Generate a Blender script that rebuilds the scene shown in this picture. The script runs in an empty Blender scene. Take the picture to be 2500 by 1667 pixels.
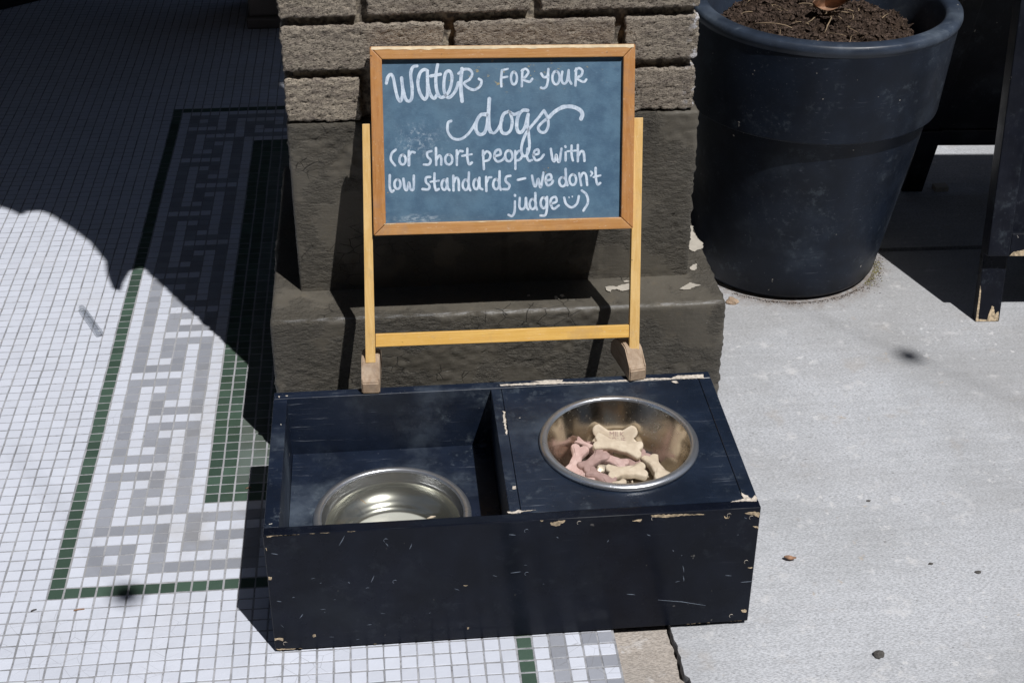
import bpy, bmesh, math, random
from mathutils import Vector, Matrix, noise
random.seed(7)
scene = bpy.context.scene
COL = scene.collection

# ------------------------------------------------------------------ camera
cam_d = bpy.data.cameras.new("camera"); cam = bpy.data.objects.new("camera", cam_d); COL.objects.link(cam)
YAW, PITCH, ROLL = 0.098040, 0.555265, 0.005033
fwd = Vector((math.sin(YAW)*math.cos(PITCH), math.cos(YAW)*math.cos(PITCH), -math.sin(PITCH)))
rt = Vector((math.cos(YAW), -math.sin(YAW), 0)); up = rt.cross(fwd)
rgt = math.cos(ROLL)*rt + math.sin(ROLL)*up; upv = -math.sin(ROLL)*rt + math.cos(ROLL)*up
CAMPOS = Vector((0.446282, -1.427654, 1.239657))
M = Matrix((rgt, upv, -fwd)).transposed().to_4x4(); M.translation = CAMPOS
cam.matrix_world = M
cam_d.sensor_fit = 'HORIZONTAL'; cam_d.sensor_width = 36; cam_d.lens = 3540.7*36/2500
cam_d.clip_start = 0.05; cam_d.clip_end = 400
scene.camera = cam

# ------------------------------------------------------------------ light
SUN = Vector((-0.29, 0.475, -1.0)).normalized()      # the way the light travels
sd = bpy.data.lights.new("sun", 'SUN'); sd.energy = 5.0; sd.angle = math.radians(0.53); sd.color = (1.0, 0.985, 0.968)
so = bpy.data.objects.new("sun", sd); COL.objects.link(so)
so.rotation_euler = (-SUN).to_track_quat('Z', 'Y').to_euler(); so.location = (3, -5, 10)
w = bpy.data.worlds.new("World"); scene.world = w; w.use_nodes = True
wn = w.node_tree.nodes; wl = w.node_tree.links
sky = wn.new('ShaderNodeTexSky'); sky.sky_type = 'NISHITA'; sky.sun_disc = False
sky.sun_elevation = math.asin(-SUN.z); sky.sun_rotation = math.atan2(-SUN.x, -SUN.y)
bg = wn['Background']; bg.inputs[1].default_value = 0.05; wl.new(sky.outputs[0], bg.inputs[0])
scene.view_settings.view_transform = 'Standard'; scene.view_settings.look = 'None'
scene.view_settings.exposure = -0.26; scene.view_settings.gamma = 1.0
scene.view_settings.use_curve_mapping = False

# ------------------------------------------------------------------ materials
class NT:
    def __init__(s, name):
        s.m = bpy.data.materials.new(name); s.m.use_nodes = True; s.t = s.m.node_tree
        s.n = s.t.nodes; s.l = s.t.links; s.b = s.n['Principled BSDF']; s.out = s.n['Material Output']
        s.geo = s.n.new('ShaderNodeNewGeometry'); s.pos = s.geo.outputs['Position']
    def link(s, a, b): s.l.new(a, b)
    def val(s, sock, v):
        if hasattr(v, 'node'): s.l.new(v, sock)
        else: sock.default_value = v
    def mapping(s, scale=(1, 1, 1), rot=(0, 0, 0), loc=(0, 0, 0), src=None):
        n = s.n.new('ShaderNodeMapping'); n.inputs['Scale'].default_value = scale; n.inputs['Rotation'].default_value = rot
        n.inputs['Location'].default_value = loc; s.link(src or s.pos, n.inputs[0]); return n.outputs[0]
    def noise(s, scale, detail=4, rough=.55, vec=None, dist=0):
        n = s.n.new('ShaderNodeTexNoise'); n.inputs['Scale'].default_value = scale; n.inputs['Detail'].default_value = detail
        n.inputs['Roughness'].default_value = rough; n.inputs['Distortion'].default_value = dist
        s.link(vec or s.pos, n.inputs['Vector']); return n.outputs[0]
    def voro(s, scale, vec=None, feature='F1', out='Distance', rnd=1):
        n = s.n.new('ShaderNodeTexVoronoi'); n.feature = feature; n.inputs['Scale'].default_value = scale
        n.inputs['Randomness'].default_value = rnd; s.link(vec or s.pos, n.inputs['Vector']); return n.outputs[out]
    def ramp(s, f, a, b, va=0.0, vb=1.0):
        n = s.n.new('ShaderNodeMapRange'); n.clamp = True; n.interpolation_type = 'SMOOTHSTEP'
        n.inputs[1].default_value = a; n.inputs[2].default_value = b; n.inputs[3].default_value = va; n.inputs[4].default_value = vb
        s.link(f, n.inputs[0]); return n.outputs[0]
    def math(s, op, a, b=0.0):
        n = s.n.new('ShaderNodeMath'); n.operation = op; s.val(n.inputs[0], a); s.val(n.inputs[1], b); return n.outputs[0]
    def mix(s, f, a, b, mode='MIX'):
        n = s.n.new('ShaderNodeMix'); n.data_type = 'RGBA'; n.blend_type = mode
        s.val(n.inputs[0], f)
        for k, v in ((6, a), (7, b)):
            if hasattr(v, 'node'): s.link(v, n.inputs[k])
            else: n.inputs[k].default_value = (*v[:3], 1)
        return n.outputs[2]
    def sep(s, src=None):
        n = s.n.new('ShaderNodeSeparateXYZ'); s.link(src or s.pos, n.inputs[0]); return n.outputs
    def rnd(s): return s.n.new('ShaderNodeObjectInfo').outputs['Random']
    def attr(s, name):
        n = s.n.new('ShaderNodeAttribute'); n.attribute_name = name; return n.outputs['Fac']
    def bump(s, h, dist, strength=1.0, prev=None):
        n = s.n.new('ShaderNodeBump'); n.inputs['Distance'].default_value = dist; n.inputs['Strength'].default_value = strength
        s.link(h, n.inputs['Height'])
        if prev: s.link(prev, n.inputs['Normal'])
        return n.outputs[0]
    def done(s, col=None, rough=.6, nrm=None, metal=0, spec=.5, **kw):
        b = s.b
        if col is not None:
            if hasattr(col, 'node'): s.link(col, b.inputs['Base Color'])
            else: b.inputs['Base Color'].default_value = (*col, 1)
        s.val(b.inputs['Roughness'], rough); s.val(b.inputs['Metallic'], metal)
        b.inputs['Specular IOR Level'].default_value = spec
        if nrm: s.link(nrm, b.inputs['Normal'])
        for k, v in kw.items(): s.val(b.inputs[k.replace('_', ' ')], v)
        return s.m

def tile_mat(name, base, var=.10, joined=False, rough=.36):
    t = NT(name)
    r = t.attr('tone') if joined else t.rnd()
    n1 = t.noise(9, 5); n2 = t.noise(260, 4, .6); n3 = t.noise(55, 6, .65)
    c = t.mix(t.ramp(r, 0, 1), [x*(1-var) for x in base], [min(1, x*(1+var*.5)) for x in base])
    c = t.mix(t.ramp(n1, .50, .78, 0, .28), c, [base[0]*.84, base[1]*.80, base[2]*.73])
    c = t.mix(t.ramp(n2, .60, .75, 0, .22), c, [x*.66 for x in base])
    c = t.mix(t.ramp(n3, .70, .74, 0, .5), c, (.14, .13, .12))
    veins = t.voro(34, t.mapping((1, 1, 1), src=None), 'DISTANCE_TO_EDGE')
    c = t.mix(t.math('MULTIPLY', t.ramp(veins, 0.0, .012, .5, 0), t.ramp(t.noise(4, 2), .55, .62)), c, (.12, .11, .10))
    xx, yy, zz = t.sep()
    near = t.math('MULTIPLY', t.ramp(xx, .02, .20), t.ramp(t.noise(13, 5, .65),   .40, .66, 0, .38))
    near = t.math('MULTIPLY', near, t.ramp(yy, -.02, .12))
    c = t.mix(near, c, [base[0]*.70, base[1]*.62, base[2]*.48])
    c = t.mix(t.ramp(t.noise(2.6, 5, .6), .50, .72, 0, .35), c, [base[0]*.80, base[1]*.80, base[2]*.80])
    h = t.noise(70, 3)
    return t.done(c, t.ramp(n3, .3, .7, rough-.08, rough+.16), t.bump(h, .0012, .5, t.bump(n2, .0002, .6)))
WHITE = (.615, .645, .73); GREY = (.315, .33, .375); GREEN = (.060, .100, .076); PALE = (.115, .145, .13)
MT = {k: tile_mat(n, c, v) for k, n, c, v in (('w', 'white_tile', WHITE, .07), ('g', 'grey_tile', GREY, .14), ('d', 'green_tile', GREEN, .25), ('p', 'pale_green_tile', PALE, .2))}
MTJ = {k: tile_mat(n, c, v, True) for k, n, c, v in (('w', 'white_tile_field', WHITE, .045), ('g', 'grey_tile_field', GREY, .14), ('d', 'green_tile_field', GREEN, .25), ('p', 'pale_green_tile_field', PALE, .2))}
def m_grout():
    t = NT('grout'); n = t.noise(25, 6, .7); n2 = t.noise(240, 3)
    c = t.mix(t.ramp(n, .36, .64), (.22, .225, .24), (.38, .385, .41)); c = t.mix(t.ramp(n2, .55, .72, 0, .6), c, (.10, .095, .10))
    xx, yy, zz = t.sep()
    inpat = t.math('MULTIPLY', t.math('MULTIPLY', t.ramp(xx, .0, .002), t.ramp(yy, .0, .002)), t.ramp(n, .25, .55, .9, .25))
    c = t.mix(inpat, c, (.37, .37, .375))
    return t.done(c, .95, t.bump(n2, .0008), spec=.2)
M_GROUT = m_grout()
def m_concrete(name, a, b, coarse=0.0, warm=0.0):
    t = NT(name)
    st = t.mapping((1, 3.2, 1), (0, 0, .05))
    n1 = t.noise(3, 5, .6); n2 = t.noise(240, 3, .6, st); n3 = t.noise(700, 2); n4 = t.noise(38, 5, .65)
    c = t.mix(t.ramp(n1, .35, .65), a, b)
    c = t.mix(t.ramp(n2, .42, .60, .0, .62 + coarse*.6), c, [x*.55 for x in a])
    c = t.mix(t.ramp(n3, .60, .72, 0, .35), c, (.72, .72, .74))
    c = t.mix(t.ramp(t.noise(170, 2, .5, st), .68, .73, 0, .8), c, (.12, .11, .105))
    c = t.mix(t.ramp(n4, .64, .72, 0, .35), c, (.62, .61, .62))
    c = t.mix(t.ramp(t.noise(14, 4, .6), .60, .72, 0, .25), c, (.36, .30, .24))
    v = t.voro(11, t.mapping(loc=(3.3, 1, 0)))
    c = t.mix(t.math('MULTIPLY', t.ramp(t.math('ADD', v, t.math('MULTIPLY', n4, .05)), .055, .075, .45, 0), t.ramp(t.noise(2.2, 1), .5, .6)), c, (.70, .69, .70))
    brush = t.noise(7, 6, .75, t.mapping((.6, 14, 1), (0, 0, .05), (0, .2, 0)))
    c = t.mix(t.ramp(brush, .42, .66, 0, .11), c, [x*.74 for x in a]); c = t.mix(t.ramp(brush, .56, .36, 0, .12), c, [min(1, x*1.18) for x in b])
    big = t.noise(1.7, 6, .62, t.mapping(loc=(4, 2, 0)))
    c = t.mix(t.ramp(big, .38, .60, .42, 0), c, (.27, .26, .25)); c = t.mix(t.ramp(t.noise(24, 5, .7, t.mapping(loc=(1, 8, 0))), .56, .70, 0, .4), c, (.70, .69, .69))
    c = t.mix(t.math('MULTIPLY', t.ramp(t.noise(85, 3, .6), .62, .70), t.ramp(t.noise(5, 3), .48, .6, 0, .6)), c, (.66, .655, .66))
    c = t.mix(t.math('MULTIPLY', t.ramp(t.noise(48, 4, .6, t.mapping(loc=(9, 0, 0))), .66, .72), t.ramp(t.noise(6, 3, .5, t.mapping(loc=(2, 7, 0))), .50, .62, 0, .55)), c, (.44, .36, .27))
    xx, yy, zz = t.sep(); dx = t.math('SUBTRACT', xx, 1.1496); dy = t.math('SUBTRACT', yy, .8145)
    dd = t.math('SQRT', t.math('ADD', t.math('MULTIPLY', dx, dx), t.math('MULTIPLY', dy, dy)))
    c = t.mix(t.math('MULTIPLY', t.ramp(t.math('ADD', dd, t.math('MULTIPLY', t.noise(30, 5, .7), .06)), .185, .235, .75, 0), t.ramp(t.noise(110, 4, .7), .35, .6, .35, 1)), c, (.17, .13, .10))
    nr = t.bump(n2, .0012, .6 + coarse); nr = t.bump(n4, .003, .4, nr); nr = t.bump(t.ramp(t.noise(130, 2, .5), .66, .74), .0015, .8, nr) if False else nr
    return t.done(c, .85, nr, spec=.3)
M_CONC = m_concrete('concrete', (.43, .44, .46), (.56, .575, .61))
M_CONC2 = m_concrete('aggregate_concrete', (.44, .39, .345), (.54, .49, .44), .35)
def m_brick():
    t = NT('rough_brick')
    st = t.mapping((1, 1, 2.4)); r = t.rnd()
    n1 = t.noise(60, 6, .7, st); n2 = t.noise(210, 5, .7, st); n3 = t.noise(520, 3, .6)
    c = t.mix(t.ramp(r, 0, 1), (.41, .355, .29), (.52, .45, .36))
    c = t.mix(t.ramp(n1, .40, .70), c, (.25, .21, .18))
    c = t.mix(t.ramp(n3, .55, .72, 0, .6), c, (.52, .46, .38))
    c = t.mix(t.ramp(t.noise(330, 4, .7, st), .38, .46, .9, 0), c, (.04, .032, .026)); c = t.mix(t.ramp(n2, .36, .44, .9, 0), c, (.035, .03, .026))
    x = t.sep()[0]
    edge = t.math('MULTIPLY', t.ramp(x, .846, .862), t.ramp(t.noise(75, 4, .6), .52, .58))
    c = t.mix(t.math('MULTIPLY', edge, .9), c, (.72, .71, .74))
    c = t.mix(t.ramp(t.noise(48, 3, .5), .735, .75, 0, .9), c, (.75, .73, .76))
    nr = t.bump(n1, .004, .8); nr = t.bump(n2, .005, 1.0, nr); nr = t.bump(n3, .0008, .7, nr)
    return t.done(c, .92, nr, spec=.25)
M_BRICK = m_brick()
def m_mortar():
    t = NT('mortar'); n = t.noise(120, 5); c = t.mix(t.ramp(n, .4, .65), (.10, .085, .07), (.36, .31, .24))
    return t.done(c, .95, t.bump(n, .003))
M_MORTAR = m_mortar()
def m_plinth(name, rmask, gloss=.38, base=(.088, .079, .064)):
    t = NT(name)
    n1 = t.noise(6, 4); big = t.noise(11, 3, .5)
    st = t.mapping((1, 1, 2.0))
    rough_n = t.noise(85, 6, .72, st); fine = t.noise(300, 4); crack = t.voro(38, t.mapping((1, 1, 1.6)), 'DISTANCE_TO_EDGE')
    c = t.mix(t.ramp(n1, .35, .65), base, [x*1.25 for x in base])
    c = t.mix(t.ramp(fine, .62, .76, 0, .4), c, (.2, .19, .165)); c = t.mix(t.ramp(t.noise(28, 6, .75), .54, .70, 0, .45), c, (.14, .115, .08))
    c = t.mix(t.ramp(t.noise(70, 3), .76, .78, 0, .8), c, (.6, .6, .62))
    m = t.ramp(big, rmask-.04, rmask+.05)
    nr = t.bump(rough_n, .005, 1.0); 
    bl = t.n.new('ShaderNodeBump'); bl.inputs['Distance'].default_value = .010; t.link(m, bl.inputs['Strength']); t.link(rough_n, bl.inputs['Height'])
    n2 = t.bump(t.noise(40, 4, .5), .0015, .8, bl.outputs[0]); n2 = t.bump(fine, .0004, .6, n2)
    cm = t.math('MULTIPLY', t.ramp(crack, 0, .03, 1, 0), t.ramp(t.noise(9, 2), .55, .62))
    n2 = t.bump(t.math('SUBTRACT', 0.0, cm), .0012, .8, n2)
    c = t.mix(t.ramp(t.noise(3.5, 6, .7), .48, .66, 0, .45), c, (.15, .14, .125))
    n2 = t.bump(t.noise(20, 6, .75, t.mapping((1, 1, 9))), .0012, .6, n2)
    c = t.mix(t.ramp(t.noise(5, 5, .7, t.mapping((6, 6, .8))), .54, .68, 0, .35), c, (.045, .04, .034))
    c = t.mix(t.math('MULTIPLY', cm, .8), c, (.02, .018, .015))
    xx, yy, zz = t.sep(); edge = t.math('MULTIPLY', t.math('MULTIPLY', t.ramp(zz, .2225, .2255), t.ramp(yy, .279, .284, 1, 0)), t.ramp(t.noise(90, 5, .75, t.mapping((.6, 3, 3))), .44, .60))
    c = t.mix(t.math('MULTIPLY', edge, .6), c, (.34, .34, .345))  # worn pale line on the ledge's front edge, its highlight painted in too
    return t.done(c, t.ramp(fine, .3, .7, gloss-.06, gloss+.16), n2, spec=.42)
M_PLINTH = m_plinth('painted_plinth', .46, .62); M_FOOT = m_plinth('painted_footing', .48, .52)
def m_simple(name, col, rough=.6, var=.15, scale=30, bump=.0005, bscale=200, spec=.5, metal=0):
    t = NT(name); n = t.noise(scale, 5); n2 = t.noise(bscale, 3)
    c = t.mix(t.ramp(n, .3, .7), [x*(1-var) for x in col], [x*(1+var) for x in col])
    return t.done(c, t.ramp(n, .3, .7, max(.02, rough-.07), rough+.07), t.bump(n2, bump, .6), metal, spec)
M_PEEL = m_simple('exposed_cement', (.42, .385, .33), .9, .12, 60, .001)
def m_blackpaint(name, base=(.0105, .0145, .024), grain=(3, 60, 60), dust=.5, rough=.30, streak=True, spec=.5):
    t = NT(name)
    n1 = t.noise(7, 6, .62); n2 = t.noise(16, 5, .6); g = t.noise(5, 6, .7, t.mapping(grain)); f = t.noise(330, 3); fl = t.noise(95, 2, .5)
    c = t.mix(t.ramp(n2, .3, .7), base, [x*1.7 for x in base])
    c = t.mix(t.ramp(n1, .50, .74, 0, .22*dust), c, (.16, .20, .25))
    c = t.mix(t.math('MULTIPLY', t.ramp(g, .58, .72, 0, .35*dust), t.ramp(n2, .4, .6)), c, (.20, .22, .26))
    c = t.mix(t.ramp(f, .70, .78, 0, .35*dust), c, (.35, .37, .4))
    c = t.mix(t.ramp(fl, .765, .775, 0, .7*dust), c, (.55, .52, .47))
    c = t.mix(t.math('MULTIPLY', t.ramp(t.noise(60, 5, .75), .52, .66, 0, .22*dust), t.ramp(t.noise(11, 3, .6, t.mapping(loc=(3, 1, 5))), .48, .60)), c, (.14, .17, .20))
    nr = t.bump(t.noise(40, 3), .0006, .35); nr = t.bump(g, .0005, .5, nr) if streak else nr
    return t.done(c, t.ramp(n1, .3, .75, rough-.07, rough+.25), nr, spec=spec)
M_FEED = m_blackpaint('navy_black_paint', base=(.0082, .0130, .0240), dust=1.15, spec=.42)
M_FEEDF = m_blackpaint('navy_black_front_paint', base=(.0040, .0054, .0102), dust=.22, rough=.20, streak=False, spec=.17)
M_FEEDI = m_blackpaint('navy_black_inner_paint', base=(.0066, .0105, .021), dust=1.7, rough=.30, spec=.35)
M_SIGNB = m_blackpaint('black_sign_paint', base=(.005, .006, .010), grain=(60, 60, 3), dust=.6, rough=.34, spec=.25)
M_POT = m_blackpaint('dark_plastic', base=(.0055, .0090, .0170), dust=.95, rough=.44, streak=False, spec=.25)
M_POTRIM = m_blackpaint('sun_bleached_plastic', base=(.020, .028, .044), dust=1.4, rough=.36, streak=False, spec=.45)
M_WOODCHIP = m_simple('bare_wood', (.46, .36, .24), .8, .45, 220, .0006)
M_WHITECHIP = m_simple('primer', (.56, .50, .43), .8, .3, 200, .0004)
M_SCRATCH = m_simple('scratch', (.16, .19, .24), .6, .2, 300, .0001)
def m_wood(name, a, b, along, wear=(.75, .62, .45), rough=.42):
    t = NT(name)
    tc = t.n.new('ShaderNodeTexCoord').outputs['Object']
    g = t.noise(6, 6, .65, t.mapping(along, src=tc), .6); g2 = t.noise(20, 5, .7, t.mapping(along, src=tc)); s = t.noise(60, 4, .6)
    c = t.mix(t.ramp(g, .3, .7), a, b)
    c = t.mix(t.ramp(g2, .62, .74, 0, .5), c, [x*.45 for x in a])
    c = t.mix(t.ramp(t.noise(120, 5, .7, t.mapping([k**.35 for k in along])), .60, .70, 0, .45), c, wear); c = t.mix(t.ramp(t.noise(28, 5, .7), .54, .66, 0, .4), c, [x*.6+.08 for x in a])
    c = t.mix(t.ramp(t.noise(90, 3), .74, .76, 0, .8), c, (.08, .05, .03))
    return t.done(c, t.ramp(s, .3, .7, rough-.1, rough+.2), t.bump(g2, .0004, .7), spec=.45)
M_RAILH = m_wood('orange_stained_wood_across', (.42, .195, .062), (.52, .275, .10), (1.5, 40, 40))
M_RAILV = m_wood('orange_stained_wood_upright', (.38, .165, .050), (.48, .23, .078), (40, 8, 1.5))
M_POSTV = m_wood('yellow_wood_upright', (.62, .385, .13), (.74, .50, .21), (40, 8, 1.5))
M_POSTH = m_wood('yellow_wood_across', (.66, .37, .085), (.76, .47, .13), (1.5, 40, 40))
M_FOOTW = m_wood('weathered_wood_foot', (.31, .215, .145), (.44, .335, .24), (20, 3, 20), (.6, .52, .45), .7)
M_WORN_LIT = m_simple('worn_sunlit_wood', (.74, .60, .40), .75, .15, 90, .0005)
def m_board():
    t = NT('chalkboard')
    tc = t.n.new('ShaderNodeTexCoord').outputs['Object']
    n1 = t.noise(38, 7, .68, tc); n2 = t.noise(9, 4, .6, tc); n3 = t.noise(230, 4, .7, t.mapping((1, 2.5, 2.5), src=tc))
    c = t.mix(t.ramp(n1, .34, .66), (.052, .108, .178), (.086, .165, .245))
    c = t.mix(t.ramp(n2, .4, .7, 0, .5), c, (.085, .150, .21))
    c = t.mix(t.ramp(n3, .58, .72, 0, .35), c, (.16, .25, .34))
    def blob(cx, cz, rx, rz, nn, lo, hi, amt, col, c):
        x, y, z = t.sep(tc)
        dx = t.math('DIVIDE', t.math('SUBTRACT', x, cx), rx); dz = t.math('DIVIDE', t.math('SUBTRACT', z, cz), rz)
        d = t.math('SQRT', t.math('ADD', t.math('MULTIPLY', dx, dx), t.math('MULTIPLY', dz, dz)))
        m = t.math('MULTIPLY', t.ramp(d, 0, 1, 1, 0), t.ramp(nn, lo, hi))
        return t.mix(t.math('MULTIPLY', m, amt), c, col)
    c = blob(BCX+.035, BCZ+.0, .040, .030, t.noise(150, 5, .8, tc), .50, .70, .6, (.62, .70, .78), c)
    c = blob(BCX+.045, BCZ-.002, .06, .035, t.noise(70, 4, .7, tc), .5, .68, .22, (.45, .55, .66), c)
    c = blob(BCX+.030, BCZ-.093, .045, .008, t.noise(120, 4, .7, t.mapping((1, 1, 5), src=tc)), .45, .62, .65, (.5, .58, .66), c)
    c = blob(BCX+.17, BCZ+.07, .16, .028, t.noise(90, 5, .7, t.mapping((1, 1, 2.2), (0, .4, 0), src=tc)), .62, .66, .8, (.50, .36, .10), c)
    c = t.mix(t.ramp(t.noise(60, 3, .5, tc), .735, .75, 0, .8), c, (.42, .25, .08))
    return t.done(c, t.ramp(n2, .3, .7, .42, .56), t.bump(n3, .00025, .7), spec=.4)
def m_chalk():
    t = NT('chalk_paint'); tc = t.n.new('ShaderNodeTexCoord').outputs['Object']
    n = t.noise(190, 5, .75, tc); n2 = t.noise(60, 3, .6, t.mapping((3, 1, 1), src=tc))
    c = t.mix(t.ramp(n, .30, .52), (.30, .39, .50), (.60, .68, .78)); c = t.mix(t.ramp(n2, .35, .65, .55, 0), c, (.30, .38, .50))
    return t.done(c, .85, t.bump(n, .0003), spec=.2)
M_CHALK = m_chalk()
def m_steel(name, rough, tint=(.62, .60, .57), smudge=.5, met=1.0):
    t = NT(name); n = t.noise(35, 6, .65); f = t.noise(240, 3); n2 = t.noise(70, 4, .7)
    c = t.mix(t.ramp(n, .45, .75, 0, smudge*.5), tint, [x*.62 for x in tint])
    rr = t.math('ADD', t.ramp(n, .35, .75, rough, rough+.16*smudge), t.ramp(f, .6, .72, 0, .15))
    m = t.ramp(n2, .66, .80, met, met-.25*smudge)
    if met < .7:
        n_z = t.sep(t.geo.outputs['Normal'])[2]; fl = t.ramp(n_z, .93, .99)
        c = t.mix(fl, (.42, .42, .395), (.78, .79, .78)); m = t.ramp(fl, 0, 1, .9, .35); rr = t.ramp(fl, 0, 1, .24, .42)  # bowl floor paler, walls darker: the sunlit look is painted into the steel
    return t.done(c, rr, t.bump(t.noise(12, 2), .0008, .2), m)
M_STEEL = m_steel('stainless_steel', .10); M_STEELI = m_steel('scuffed_steel_inside', .14, (.56, .52, .46), .9)
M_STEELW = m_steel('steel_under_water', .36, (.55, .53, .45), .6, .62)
M_RIM = m_steel('brushed_steel_rim', .27, (.66, .68, .72), .4, .9)
def m_water():
    t = NT('water'); t.n.remove(t.b)
    tr = t.n.new('ShaderNodeBsdfTransparent'); tr.inputs[0].default_value = (.94, .94, .90, 1)
    gl = t.n.new('ShaderNodeBsdfGlossy'); gl.inputs['Roughness'].default_value = .03; fr = t.n.new('ShaderNodeFresnel'); fr.inputs[0].default_value = 1.25
    mx = t.n.new('ShaderNodeMixShader'); t.link(fr.outputs[0], mx.inputs[0]); t.link(tr.outputs[0], mx.inputs[1]); t.link(gl.outputs[0], mx.inputs[2])
    b = t.bump(t.noise(14, 2), .0006, .25); t.link(b, gl.inputs['Normal']); t.link(mx.outputs[0], t.out.inputs[0]); return t.m
M_WATER = m_water()
def m_clear():
    t = NT('clear_plastic'); t.n.remove(t.b)
    tr = t.n.new('ShaderNodeBsdfTransparent'); tr.inputs[0].default_value = (.88, .89, .90, 1)
    gl = t.n.new('ShaderNodeBsdfGlossy'); gl.inputs['Roughness'].default_value = .12; fr = t.n.new('ShaderNodeLayerWeight'); fr.inputs[0].default_value = .25
    mx = t.n.new('ShaderNodeMixShader'); t.link(t.ramp(fr.outputs['Facing'], 0, 1, .05, .55), mx.inputs[0]); t.link(tr.outputs[0], mx.inputs[1]); t.link(gl.outputs[0], mx.inputs[2])
    t.link(mx.outputs[0], t.out.inputs[0]); return t.m
M_CLEAR = m_clear()
def m_biscuit(name, a, b):
    t = NT(name); tc = t.n.new('ShaderNodeTexCoord').outputs['Object']
    n = t.noise(70, 5, .6, tc); f = t.noise(900, 4, .7, tc)
    c = t.mix(t.ramp(n, .35, .65), a, b); c = t.mix(t.ramp(f, .60, .72, 0, .5), c, [x*.5 for x in a])
    return t.done(c, .85, t.bump(f, .0005, .7, t.bump(t.noise(260, 3, .6, tc), .0008, .5)), spec=.3)
M_TAN = m_biscuit('tan_biscuit', (.52, .43, .325), (.64, .55, .43)); M_PINK = m_biscuit('pink_biscuit', (.46, .31, .28), (.57, .42, .385))
M_MAUVE = m_biscuit('brownish_pink_biscuit', (.31, .205, .185), (.41, .285, .26))
def m_soil():
    t = NT('potting_soil'); n = t.noise(160, 6, .75); r = t.noise(420, 3)
    c = t.mix(t.ramp(n, .35, .65), (.014, .009, .007), (.060, .040, .029)); c = t.mix(t.ramp(r, .62, .7, 0, .8), c, (.30, .21, .14))
    return t.done(c, .95, t.bump(n, .004), spec=.15)
M_SOIL = m_soil(); M_CRUMB = m_simple('bark_crumb', (.060, .042, .033), .95, .75, 260, .001, spec=.15)
M_TWIG = m_simple('dry_stem', (.26, .19, .12), .9, .4, 60, .0005); M_LEAF = m_simple('dead_leaf', (.27, .155, .095), .75, .4, 70, .0008)
M_MOSS = m_simple('moss', (.20, .18, .07), .95, .4, 90, .001)
M_STONE = m_simple('dark_stone', (.07, .065, .06), .8, .3, 120, .001)
M_DOORP = m_simple('brown_painted_wood', (.20, .17, .15), .5, .2, 9, .0006, 60)
M_MAT = m_simple('black_rubber', (.008, .008, .009), .8, .3, 300, .002, 400)
M_WALL = m_simple('facade_paint', (.10, .095, .09), .8, .15, 3, .001)
M_FBRICK = m_simple('far_brick', (.22, .12, .085), .9, .2, 2, .003)
M_ASPH = m_simple('asphalt', (.05, .05, .052), .9, .25, 40, .003)
M_GLASS = m_simple('window_glass', (.02, .025, .03), .06, .1, 2, 0.0001)
M_CANVAS = m_simple('canvas', (.05, .07, .10), .9, .15, 30, .0006)

# ------------------------------------------------------------------ helpers
def mesh_obj(name, verts, faces, mat, parent=None, origin=(0, 0, 0), smooth=False, mats=None, midx=None):
    me = bpy.data.meshes.new(name); ox, oy, oz = origin
    me.from_pydata([(v[0]-ox, v[1]-oy, v[2]-oz) for v in verts], [], faces)
    for m in (mats or [mat]): me.materials.append(m)
    if midx: me.polygons.foreach_set('material_index', midx)
    if smooth: me.polygons.foreach_set('use_smooth', [True]*len(me.polygons))
    me.update(); o = bpy.data.objects.new(name, me); COL.objects.link(o)
    if parent: o.parent = parent
    elif tuple(origin) != (0, 0, 0): o.location = origin
    return o
def bm_obj(name, bm, mat, parent=None, origin=(0, 0, 0), smooth=False):
    bmesh.ops.translate(bm, verts=bm.verts, vec=-Vector(origin)); bmesh.ops.recalc_face_normals(bm, faces=bm.faces)
    me = bpy.data.meshes.new(name); bm.to_mesh(me); bm.free(); me.materials.append(mat)
    if smooth: me.polygons.foreach_set('use_smooth', [True]*len(me.polygons))
    o = bpy.data.objects.new(name, me); COL.objects.link(o)
    if parent: o.parent = parent
    elif tuple(origin) != (0, 0, 0): o.location = origin
    return o
def tag(o, label=None, cat=None, group=None, kind=None):
    if label: o['label'] = label
    if cat: o['category'] = cat
    if group: o['group'] = group
    if kind: o['kind'] = kind
    return o
def thing(name, loc, label, cat, group=None):
    o = bpy.data.objects.new(name, None); o.location = loc; o.empty_display_size = .05; COL.objects.link(o)
    return tag(o, label, cat, group)
def hexa(c, bevel=0.0, segs=2):
    """bmesh box from 8 corners (bottom 4 ccw, top 4 ccw)"""
    bm = bmesh.new(); v = [bm.verts.new(p) for p in c]
    for f in ((3, 2, 1, 0), (4, 5, 6, 7), (0, 1, 5, 4), (1, 2, 6, 5), (2, 3, 7, 6), (3, 0, 4, 7)): bm.faces.new([v[i] for i in f])
    if bevel: bmesh.ops.bevel(bm, geom=list(bm.edges), offset=bevel, segments=segs, affect='EDGES', profile=.6)
    return bm
def boxc(x0, x1, y0, y1, z0, z1): return [(x0, y0, z0), (x1, y0, z0), (x1, y1, z0), (x0, y1, z0), (x0, y0, z1), (x1, y0, z1), (x1, y1, z1), (x0, y1, z1)]
def box(name, x0, x1, y0, y1, z0, z1, mat, parent=None, origin=(0, 0, 0), bevel=.0012, segs=2):
    return bm_obj(name, hexa(boxc(x0, x1, y0, y1, z0, z1), bevel, segs), mat, parent, origin)
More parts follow.
